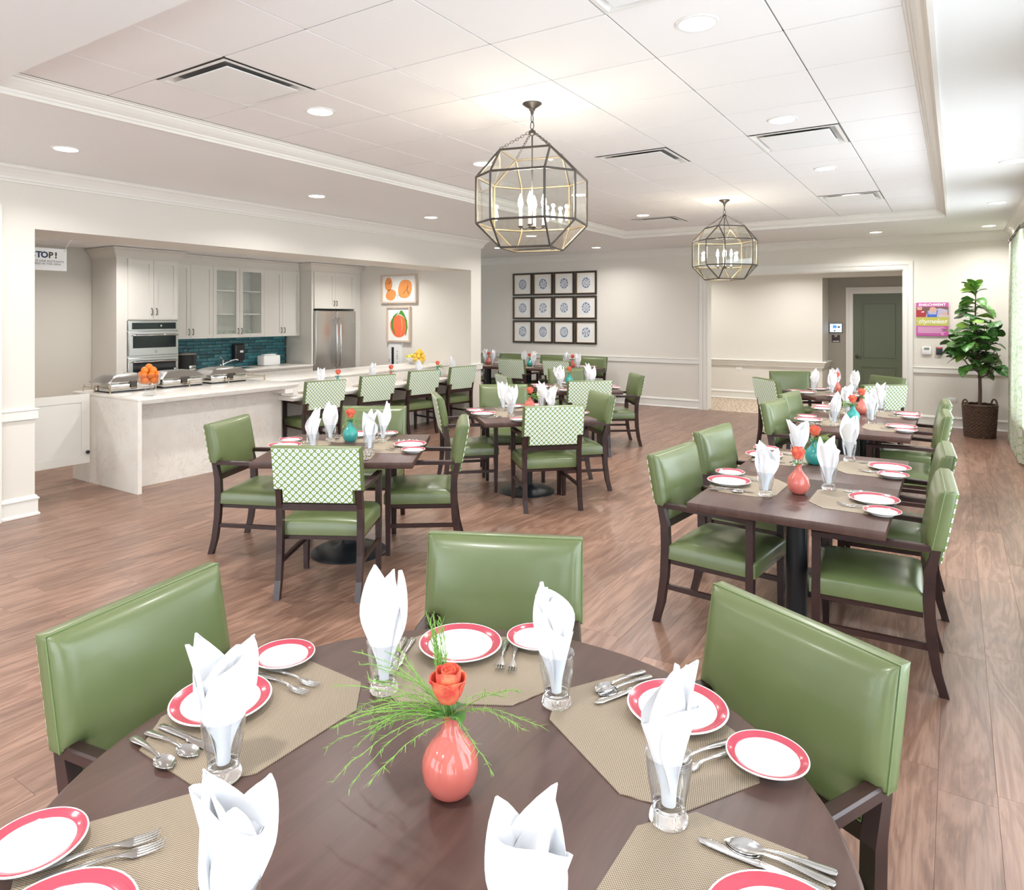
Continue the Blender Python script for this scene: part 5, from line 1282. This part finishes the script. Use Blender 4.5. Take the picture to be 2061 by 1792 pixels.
stroke([(-0.03, 0.135), (0.0, 0.145), (0.07, 0.09)], t, M_G1); stroke([(-0.03, 0.14), (-0.035, 0.09)], t, M_G1)
t, w, h = picture(-8.385, -7.84, 1.248, 1.868, KY1, 'framed print of a large red-orange fruit with green leaves')
blob(ell(-0.005, 0.275, 0.195, 0.195, sq=-0.06), t, M_O2, -0.0235); blob([(0.03, 0.46), (0.075, 0.38), (0.085, 0.28), (0.06, 0.16), (0.035, 0.10), (0.055, 0.17), (0.072, 0.28), (0.058, 0.38)], t, M_O3, -0.0245)
blob([(0.0, 0.485), (0.03, 0.545), (0.075, 0.55), (0.13, 0.485), (0.19, 0.37), (0.20, 0.25), (0.16, 0.12), (0.145, 0.115), (0.165, 0.24), (0.16, 0.33), (0.12, 0.43), (0.06, 0.475)], t, M_G1, -0.0245)
blob([(-0.01, 0.485), (-0.06, 0.50), (-0.13, 0.45), (-0.175, 0.35), (-0.17, 0.24), (-0.12, 0.16), (-0.075, 0.13), (-0.10, 0.18), (-0.13, 0.26), (-0.135, 0.34), (-0.10, 0.43), (-0.05, 0.475)], t, M_G1, -0.0245)
stroke([(-0.03, 0.53), (-0.01, 0.48), (0.01, 0.47)], t, M_G1, 0.005)
# recessed fire extinguisher cabinet and an outlet
t = empty('extinguisher_cabinet', (-8.20, KY1, 0.92), 0, 'white fire extinguisher cabinet door in the kitchen wall', 'cabinet')
mb = MB(); w, h = 0.16, 0.32
mb.box(-w, w, -0.02, 0, -0.40, h); mb.box(-w+0.03, w-0.03, -0.03, -0.018, -0.37, h-0.03); mb.obj('door', M_WHITE, t)
mb = MB(); mb.box(-0.075, -0.02, -0.033, -0.029, -0.34, 0.235); mb.obj('window', M_DGLASS, t)
text_part('lettering', 'F\nI\nR\nE\n \nE\nX\nT.', 0.040, M_INK, t, Matrix.Translation((0.055, -0.0305, 0.02)) @ RX, bold=0.001)
mb = MB(); mb.tube([(-0.115, -0.03, -0.03), (-0.115, -0.05, -0.02), (-0.115, -0.05, 0.02), (-0.115, -0.03, 0.03)], 0.006, 8); mb.obj('pull', M_STEEL, t)
def outlet(x, y, z, label, rz=0.0):
    t = empty('power_outlet', (x, y, z), rz, label, 'outlet', 'wall outlets')
    mb = MB(); mb.rbox(-0.058, 0.058, -0.007, 0, -0.036, 0.036, 0.003); mb.obj('cover_plate', M_WHITE, t)
    for s_ in (-1, 1):
        mb = MB(); mb.rbox(s_*0.024-0.017, s_*0.024+0.017, -0.010, -0.006, -0.017, 0.017, 0.002, 0, 1); so = mb.obj('socket', M_WHITE, t)
        mb = MB()
        for q in (-1, 1): mb.box(s_*0.024-0.007, s_*0.024+0.007, -0.0106, -0.0098, q*0.006-0.0012, q*0.006+0.0012)
        mb.obj('slots', M_BLACK, so)
outlet(-7.69, KY1, 1.07, 'white outlet on the kitchen wall above the fruit')
outlet(-0.043, YB, 0.428, 'white outlet on the back wall beside the plant basket'); outlet(-3.72, HY, 0.62, 'white outlet on the hall wall under the ledge')

# ------------------------------------------------------------------ back wall: twelve framed prints
M_FRAME = mat('dark_brown_frame', (0.035, 0.024, 0.018), 0.4); M_PAPER = mat('ivory_mat_board', (0.80, 0.77, 0.72), 0.7); M_BEV = mat('gilt_frame_lip', (0.42, 0.30, 0.17), 0.5)
M_PRINT = mat('blue_plate_print', (0.5, 0.6, 0.75), 0.7)
def build_print(m):
    oi = m.node_tree.nodes.new('ShaderNodeObjectInfo'); x, y, z = sep(m, coords(m))
    r = MATH(m, 'SQRT', MATH(m, 'ADD', MATH(m, 'MULTIPLY', x, x), MATH(m, 'MULTIPLY', z, z))); an = MATH(m, 'ARCTAN2', z, x)
    rd = oi.outputs['Random']
    v = comb(m, MATH(m, 'MULTIPLY', x, 60.0), MATH(m, 'MULTIPLY', rd, 90.0), MATH(m, 'MULTIPLY', z, 60.0))
    n = noise(m, v, 1.0, 3, 0.6, 0.8)
    ring = MATH(m, 'MULTIPLY', MATH(m, 'SINE', MATH(m, 'MULTIPLY', r, 190.0)), 0.09)
    pet = MATH(m, 'MULTIPLY', MATH(m, 'SINE', MATH(m, 'MULTIPLY', an, MATH(m, 'FLOOR', MATH(m, 'ADD', 6.0, MATH(m, 'MULTIPLY', rd, 8.0))))), 0.08)
    f = MATH(m, 'ADD', n, MATH(m, 'ADD', ring, pet))
    edge = MATH(m, 'GREATER_THAN', r, 0.084)
    f = MATH(m, 'ADD', f, MATH(m, 'MULTIPLY', edge, 0.18))
    setc(m, RAMP(m, f, [(0.44, (0.78, 0.77, 0.74)), (0.52, (0.42, 0.47, 0.56)), (0.68, (0.09, 0.13, 0.27))]))
build_print(M_PRINT)
FX0, FX1, FZ0, FZ1 = -7.905, -5.945, 1.135, 2.605
cw = (FX1-FX0+0.022)/4; rh = (FZ1-FZ0+0.022)/3
mb = MB(); w, h = (cw-0.022)/2, (rh-0.022)/2; f = 0.034
for (a, b, c, d) in ((-w, w, -h, -h+f), (-w, w, h-f, h), (-w, -w+f, -h+f, h-f), (w-f, w, -h+f, h-f)): mb.box(a, b, -0.03, 0, c, d)
ME_F = mb.mesh('frame', M_FRAME)
mb = MB(); g_ = f+0.007
for (a, b, c, d) in ((-w+f, w-f, -h+f, -h+g_), (-w+f, w-f, h-g_, h-f), (-w+f, -w+g_, -h+g_, h-g_), (w-g_, w-f, -h+g_, h-g_)): mb.box(a, b, -0.022, -0.005, c, d)
ME_L = mb.mesh('frame_lip', M_BEV)
mb = MB(); mb.box(-w+f, w-f, -0.008, -0.002, -h+f, h-f); ME_P = mb.mesh('mat_board', M_PAPER)
mb = MB(); mb.box(-0.128, 0.128, -0.0088, -0.008, -0.135, 0.135); ME_Q = mb.mesh('print_paper', M_WHITE)
discs = []
for n, sq in ((32, 1.12), (8, 1.1), (12, 1.15), (24, 1.05)):
    P = [(0.094*cos(2*pi*(k+0.5)/n), 0.094*sq*sin(2*pi*(k+0.5)/n)) for k in range(n)]
    mb = MB(); mb.add([(x, -0.0098, z) for x, z in P]+[(x, -0.0088, z) for x, z in P], [tuple(range(n)), tuple(range(2*n-1, n-1, -1))]+[(i, (i+1) % n, n+(i+1) % n, n+i) for i in range(n)]); discs.append(mb.mesh('plate_print', M_PRINT))
shape = [[0, 0, 0, 2], [3, 1, 1, 0], [0, 2, 0, 1]]
rown = ['top row', 'middle row', 'bottom row']; coln = ['first', 'second', 'third', 'fourth']
for r in range(3):
    for c in range(4):
        t = empty('framed_print', (FX0+w+c*cw, YB, FZ1-h-r*rh), 0, 'dark framed print of a blue china plate, %s, %s from the left' % (rown[r], coln[c]), 'picture', 'twelve framed plate prints')
        fr_ = mk('frame', ME_F, t); mk('frame_lip', ME_L, fr_); mk('mat_board', ME_P, t); mk('print_paper', ME_Q, t); mk('plate_print', discs[shape[r][c]], t)

# sign, controls
M_MAG = mat('magenta_sign', (0.50, 0.085, 0.33), 0.45); M_LIME = mat('lime_band', (0.48, 0.47, 0.10), 0.5); M_PW = mat('sign_white_print', (0.85, 0.83, 0.85), 0.5)
t = empty('sign_board', (-0.300, YB, 1.395), 0, 'magenta ENRICHMENT wall sign with photo and lime band', 'sign')
w, h = 0.211, 0.513
mb = MB(); mb.rbox(-w, w, -0.022, 0, 0, h, 0.002, 0, 1); mb.obj('board', M_MAG, t)
mb = MB(); mb.box(-w+0.001, w-0.001, -0.0228, -0.0218, 0.155, 0.288); mb.obj('lime_band', M_LIME, t)
text_part('lettering', 'ENRICHMENT', 0.052, M_PW, t, Matrix.Translation((0, -0.0225, 0.477)) @ RX, bold=0.0022, space=1.12)
text_part('lettering', 'thymeless', 0.098, M_PW, t, Matrix.Translation((0, -0.0230, 0.222)) @ RX, bold=0.0004, shear=0.38, space=0.94)
mb = MB()
for s_ in (-1, 1): mb.tube([(s_*0.175, -0.0232, 0.222), (s_*0.19, -0.0232, 0.232), (s_*0.203, -0.0232, 0.226)], 0.0022, 4)
mb.obj('flourish', M_PW, t)
M_PHB = mat('photo_dark_brown', (0.16, 0.09, 0.08), 0.6); M_PHR = mat('photo_red_shirt', (0.36, 0.03, 0.04), 0.6); M_PHBL = mat('photo_blue_apron', (0.05, 0.13, 0.50), 0.6); M_PHS = mat('photo_shirt_lilac', (0.45, 0.40, 0.52), 0.6); M_PHK = mat('photo_skin', (0.60, 0.36, 0.28), 0.6); M_PHG = mat('photo_grey_table', (0.55, 0.50, 0.48), 0.6)
mb = MB(); mb.box(-w+0.001, w-0.001, -0.0228, -0.0218, 0.289, 0.447); ph = mb.obj('photo', M_PHB, t)
def pblob(P, m, y):
    return blob(P, ph, m, y)
pblob([(-0.21, 0.29), (-0.085, 0.29), (-0.085, 0.37), (-0.12, 0.40), (-0.21, 0.395)], M_PHR, -0.0236); pblob([(-0.195, 0.40), (-0.135, 0.40), (-0.13, 0.445), (-0.20, 0.445)], M_PHK, -0.0240)
pblob([(-0.085, 0.29), (0.20, 0.29), (0.20, 0.40), (0.10, 0.425), (-0.02, 0.40), (-0.06, 0.38)], M_PHS, -0.0234); pblob([(-0.065, 0.29), (0.06, 0.29), (0.075, 0.40), (0.06, 0.40), (0.055, 0.33), (-0.045, 0.33), (-0.055, 0.37), (-0.065, 0.37)], M_PHBL, -0.0240)
pblob(ell(0.01, 0.405, 0.045, 0.040, 16), M_PHK, -0.0243); pblob([(0.08, 0.29), (0.209, 0.29), (0.209, 0.325), (0.09, 0.32)], M_PHG, -0.0238); pblob(ell(0.165, 0.335, 0.035, 0.022, 14), M_PHK, -0.0245); pblob([(-0.14, 0.36), (-0.105, 0.365), (-0.105, 0.378), (-0.14, 0.373)], M_PW, -0.0243)
mb = MB()
for k in range(8): mb.box(-0.19, 0.15+0.035*sin(k*2.3), -0.0226, -0.0219, 0.134-k*0.0125, 0.1375-k*0.0125)
mb.obj('printed_lines', M_PW, t)
mb = MB(); mb.ring([(0.135+0.014*cos(a*0.52), -0.0226, 0.030+0.014*sin(a*0.52)) for a in range(12)], 0.0025, 4); mb.obj('round_mark', M_PW, t)
t = empty('thermostat', (-0.372, YB, 1.167), 0, 'white wall thermostat under the magenta sign', 'thermostat'); mb = MB(); mb.rbox(-0.059, 0.059, -0.024, 0, -0.060, 0.060, 0.005); mb.obj('case', M_WHITE, t)
mb = MB(); mb.box(-0.035, 0.035, -0.0255, -0.0235, 0.012, 0.048); mb.obj('display', mat('lcd_grey_green', (0.20, 0.26, 0.22), 0.3), t)
mb = MB()
for q in (-0.03, 0, 0.03): mb.rbox(q-0.008, q+0.008, -0.026, -0.023, -0.034, -0.026, 0.001, 0, 1)
mb.obj('buttons', M_WHITE, t)
t = empty('card_reader', (-0.207, YB, 1.167), 0, 'black card reader with red light beside the thermostat', 'card reader'); mb = MB(); mb.rbox(-0.042, 0.042, -0.028, 0, -0.058, 0.058, 0.006); mb.obj('case', mat('charcoal_case', (0.03, 0.035, 0.045), 0.4), t)
mb = MB(); mb.box(-0.034, 0.034, -0.0295, -0.027, 0.044, 0.052); mb.obj('red_light', mat('red_led_bar', (0.7, 0.05, 0.04), 0.4, emit=(0.9, 0.08, 0.05), es=1.0), t)
t = empty('control_panel', (0.024, YB, 1.158), 0, 'black wall control panel partly behind the leaves', 'control panel'); mb = MB(); mb.rbox(-0.058, 0.058, -0.022, 0, -0.058, 0.058, 0.004); mb.obj('case', M_BLACK, t)
mb = MB(); mb.box(-0.045, -0.01, -0.0235, -0.0215, 0.02, 0.026); mb.obj('white_mark', M_PW, t)
# tablet and room number in the hall recess
t = empty('mounted_tablet', (-2.01, DY, 1.46), 0, 'small lit screen on the grey hall recess wall', 'screen'); mb = MB(); mb.rbox(-0.12, 0.12, -0.02, 0, -0.098, 0.098, 0.006); mb.obj('case', M_BLACK, t)
M_SCR = mat('lit_screen', (0.5, 0.7, 0.9), 0.3, emit=(0.62, 0.80, 1.0), es=1.2)
mb = MB(); mb.box(-0.108, 0.108, -0.0215, -0.0195, -0.082, 0.086); sc_ = mb.obj('display', M_SCR, t)
M_SB = mat('screen_blue', (0.03, 0.12, 0.3), 0.3, emit=(0.07, 0.28, 0.75), es=0.9); M_SD = mat('screen_dark', (0.02, 0.03, 0.06), 0.3)
blob([(-0.055, -0.005), (0.015, -0.005), (0.015, 0.055), (-0.055, 0.055)], sc_, M_SB, -0.0225, 'window_tile'); blob(ell(0.055, 0.02, 0.025, 0.018, 12), sc_, M_SD, -0.0225, 'icon'); blob([(-0.10, 0.070), (0.0, 0.070), (0.0, 0.080), (-0.10, 0.080)], sc_, M_SD, -0.0225, 'title_bar'); blob(ell(-0.02, -0.055, 0.018, 0.014, 10), sc_, M_SD, -0.0225, 'icon')
t = empty('room_number_plate', (-2.01, DY, 1.245), 0, 'brown room number plate reading 57 below the screen', 'sign'); mb = MB(); mb.rbox(-0.075, 0.075, -0.012, 0, -0.075, 0.075, 0.003); mb.obj('plate', mat('brown_plate', (0.055, 0.035, 0.035), 0.45), t)
text_part('lettering', '57', 0.052, M_PW, t, Matrix.Translation((0, -0.0125, 0.052)) @ RX, bold=0.001); mb = MB(); mb.box(-0.06, 0.06, -0.0135, -0.0115, -0.060, -0.042); mb.obj('insert', M_PW, t)

# ------------------------------------------------------------------ potted fiddle leaf tree
PX, PY = 0.285, 11.86
t = empty('wicker_basket', (PX, PY, 0), 0, 'dark brown wicker basket planter by the back wall', 'basket')
M_WICK = mat('dark_wicker', (0.09, 0.052, 0.035), 0.5)
nth, nz = 132, 60; H = 0.45; rings = []
for j in range(nz+1):
    z = H*j/nz; row = []; rb = 0.182+0.026*(j/nz)
    for i in range(nth):
        a = 2*pi*i/nth; rowi = int(j/3.0); bumpr = 0.0075*sin(22*a+(rowi % 2)*pi)+0.004*abs(sin(pi*(j/3.0)))
        r = rb+bumpr; row.append((r*cos(a), r*sin(a), z))
    rings.append(row)
mb = MB(); mb.loft(rings, 0, True, False); mb.lathe([(0.178, 0.002), (0.178, 0.006)], 30); mb.obj('woven_wall', M_WICK, t)
mb = MB()
for k in range(3):
    z = H+0.004*k; mb.ring([((0.208-0.006*k)*cos(2*pi*i/60), (0.208-0.006*k)*sin(2*pi*i/60), z+0.004*sin(15*2*pi*i/60+k)) for i in range(60)], 0.009, 6)
mb.obj('rim', M_WICK, t)
for s_ in (-1, 1):
    ex, ey = cth, sth
    mb = MB(); P = [(s_*0.205*ex-0.055*cos(pi*k/10)*ey, s_*0.205*ey+0.055*cos(pi*k/10)*ex, H-0.02+0.075*sin(pi*k/10)+0.02) for k in range(11)]; mb.tube(P, 0.012, 8); mb.obj('handle', M_WICK, t)
mb = MB(); mb.lathe([(0.195, 0.36), (0.19, 0.395), (0.0, 0.40)], 30); mb.obj('soil', mat('dark_soil', (0.03, 0.02, 0.014), 0.9), t)
t = empty('fiddle_leaf_tree', (PX, PY, 0.39), 0, 'fiddle leaf fig tree with glossy green leaves in the wicker basket', 'plant')
M_BARK = mat('fig_bark', (0.10, 0.06, 0.045), 0.7)
mb = MB(); trunk = [(0, 0, 0.0), (0.004, 0, 0.25), (0.0, 0.0, 0.5), (-0.015, 0.0, 0.75), (-0.035, 0.0, 1.0), (-0.05, 0.0, 1.25), (-0.05, 0, 1.5), (-0.045, 0, 1.66)]
mb.tube(trunk, [0.024, 0.022, 0.020, 0.017, 0.014, 0.011, 0.008, 0.004], 12); mb.obj('trunk', M_BARK, t)
rn = random.Random(31); tips = []
right = Vector((cth, sth, 0)); fwd = Vector((-sth, cth, 0))
brs = [(0.42, -0.9, 0.24, 0.30), (0.45, 0.8, 0.24, 0.28), (0.50, 0.0, 0.24, 0.34), (0.52, 3.1, 0.26, 0.32), (0.62, 1.5, 0.22, 0.40), (0.66, -2.3, 0.28, 0.34), (0.70, 0.2, 0.28, 0.36), (0.72, 3.0, 0.28, 0.32), (0.9, -1.2, 0.2, 0.30), (0.85, 0.5, 0.2, 0.3)]
for z0, a, ro, dz in brs:
    mb = MB(); x0 = -0.05*z0/1.3; p0 = Vector((x0, 0, z0)); d = Vector((cos(a+0.58), sin(a+0.58), 0))
    pts = [p0, p0+d*ro*0.45+Vector((0, 0, dz*0.25)), p0+d*ro*0.8+Vector((0, 0, dz*0.6)), p0+d*ro+Vector((0, 0, dz))]
    mb.tube(pts, [0.010, 0.009, 0.007, 0.004], 8); mb.obj('branch', M_BARK, t)
    for q in (0.35, 0.6, 0.8, 1.0): k = q*3; i = min(2, int(k)); tips.append((pts[i].lerp(pts[i+1], k-i), a+0.58))
for z in (0.95, 1.02, 1.1, 1.16, 1.24, 1.30, 1.36, 1.42, 1.48, 1.53, 1.58, 1.62, 1.65, 1.66):
    tips.append((Vector((-0.05*min(1, z/1.2), 0, z)), rn.uniform(0, 6.28)))
M_L = []
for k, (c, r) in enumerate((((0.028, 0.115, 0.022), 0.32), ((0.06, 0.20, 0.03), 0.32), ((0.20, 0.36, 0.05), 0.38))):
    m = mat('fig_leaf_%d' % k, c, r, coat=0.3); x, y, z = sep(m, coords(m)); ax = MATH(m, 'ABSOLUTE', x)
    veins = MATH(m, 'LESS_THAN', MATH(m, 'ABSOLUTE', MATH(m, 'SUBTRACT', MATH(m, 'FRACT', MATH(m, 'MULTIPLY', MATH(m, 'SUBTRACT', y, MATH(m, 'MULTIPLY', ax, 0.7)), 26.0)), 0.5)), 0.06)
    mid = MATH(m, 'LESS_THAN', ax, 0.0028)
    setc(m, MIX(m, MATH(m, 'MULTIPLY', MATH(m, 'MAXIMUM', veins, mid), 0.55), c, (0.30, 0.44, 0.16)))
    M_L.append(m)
def leaf_mesh(k, bend, roll):
    mb = MB(); L = 0.235; P = []
    for i in range(9):
        s_ = -1+i/4; row = []
        for j in range(12):
            v = j/11; w = 0.073*(0.50*sin(pi*min(1, v*1.0))**0.7*(0.75+0.65*v)+0.55*sin(pi*v)**0.5*v)
            y = L*v; z = -bend*L*v*v+0.4*L*v+abs(s_)**1.5*w*roll+0.006*sin(14*v)*abs(s_)
            row.append((w*s_, y*(1-0.18*bend*v), z))
        P.append(row)
    mb.sheet(P, 0.0008); mb.tube([(0, -0.03, -0.012), (0, 0.0, 0.0), (0, 0.05, 0.015)], 0.0025, 5); return mb.mesh('leaf', M_L[k])
LEAVES = [leaf_mesh(k, b, r) for k in range(3) for b, r in ((0.35, 0.35), (0.85, 0.3), (0.6, -0.1))]
for p, a in tips:
    for q in range(3):
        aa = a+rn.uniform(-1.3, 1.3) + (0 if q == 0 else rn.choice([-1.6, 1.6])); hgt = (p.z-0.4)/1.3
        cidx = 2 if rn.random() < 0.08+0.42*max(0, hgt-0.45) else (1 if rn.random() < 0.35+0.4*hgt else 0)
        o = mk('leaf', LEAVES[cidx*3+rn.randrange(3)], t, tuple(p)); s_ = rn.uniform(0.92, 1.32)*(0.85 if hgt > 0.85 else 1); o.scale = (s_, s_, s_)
        if PX+p.x+0.25*s_*cos(aa) > 0.62: aa = pi-aa
        pitch = rn.uniform(-0.25, 0.35)+(0.75 if hgt > 0.9 else 0)
        o.rotation_euler = (pitch, rn.uniform(-0.5, 0.5), aa-pi/2)

# ------------------------------------------------------------------ curtains on the window wall
M_CURT = mat('green_print_curtain', (0.8, 0.8, 0.7), 0.8, spec=0.15)
def build_curtain(m):
    x, y, z = sep(m, coords(m)); v = comb(m, MATH(m, 'MULTIPLY', y, 3.2), MATH(m, 'MULTIPLY', z, 3.2), 0.0)
    vo = m.node_tree.nodes.new('ShaderNodeTexVoronoi'); m.node_tree.links.new(v, vo.inputs['Vector']); vo.inputs['Scale'].default_value = 1.2
    rings = MATH(m, 'ABSOLUTE', MATH(m, 'SINE', MATH(m, 'MULTIPLY', vo.outputs['Distance'], 17.0)))
    n = noise(m, comb(m, MATH(m, 'MULTIPLY', y, 26.0), MATH(m, 'MULTIPLY', z, 26.0), 0.0), 1.0, 3)
    f = MATH(m, 'MULTIPLY', rings, MATH(m, 'ADD', n, 0.25))
    setc(m, RAMP(m, f, [(0.12, (0.36, 0.48, 0.20)), (0.26, (0.66, 0.70, 0.52)), (0.42, (0.78, 0.76, 0.68))]))
    b = m.node_tree.nodes['Principled BSDF']; b.inputs['Transmission Weight'].default_value = 0.0
    tr = m.node_tree.nodes.new('ShaderNodeBsdfTranslucent'); tr.inputs[0].default_value = (0.75, 0.80, 0.72, 1); mx = m.node_tree.nodes.new('ShaderNodeMixShader'); mx.inputs[0].default_value = 0.45
    out = m.node_tree.nodes['Material Output']; m.node_tree.links.new(b.outputs[0], mx.inputs[1]); m.node_tree.links.new(tr.outputs[0], mx.inputs[2]); m.node_tree.links.new(mx.outputs[0], out.inputs[0])
build_curtain(M_CURT)
def curtain(y0, y1, label):
    t = empty('curtain', (0.625, y0, 0), 0, label, 'curtain', 'window curtains'); n = 90; P = []; w = y1-y0
    for i in range(n+1):
        u = i/n; row = []
        for j in range(7):
            v = j/6; amp = 0.016+0.020*(1-v)
            row.append((amp*sin(u*w*2*pi/0.135)+0.004*sin(9*u+3*v), u*w, 0.03+2.66*v))
        P.append(row)
    mb = MB(); mb.sheet(P, 0.002); mb.obj('fabric', M_CURT, t)
    k = 0
    while k*0.135 < w:
        mb = MB(); mb.ring([(0.022*cos(2*pi*i/14), k*0.135+0.03, 2.72+0.022*sin(2*pi*i/14)) for i in range(14)], 0.003, 5); mb.obj('ring', M_BRONZE, t); k += 1
curtain(9.75, 11.72, 'pale green printed curtain beside the potted tree'); curtain(7.45, 8.5, 'pale green printed curtain between the windows, second'); curtain(3.65, 4.7, 'pale green printed curtain between the windows, first')
for k, (a, b) in enumerate(((0.9, 3.95), (4.4, 7.75), (8.2, 11.80))):
    t = empty('curtain_rod', (0.625, a, 2.72), 0, 'dark bronze curtain rod over the %s window' % ('nearest', 'middle', 'far')[k], 'curtain rod', 'curtain rods')
    mb = MB(); mb.tube([(0, 0, 0), (0, b-a, 0)], 0.013, 10); mb.obj('rod', M_BRONZE, t)
    for s_ in (0, b-a):
        mb = MB(); mb.ball((0, s_+(0.025 if s_ else -0.025), 0), 0.026, 12, 8); mb.obj('finial', M_BRONZE, t)
    for s_ in (0.1, b-a-0.1):
        mb = MB(); mb.tube([(0, s_, 0), (0.065, s_, 0)], 0.008, 8); mb.obj('bracket', M_BRONZE, t)
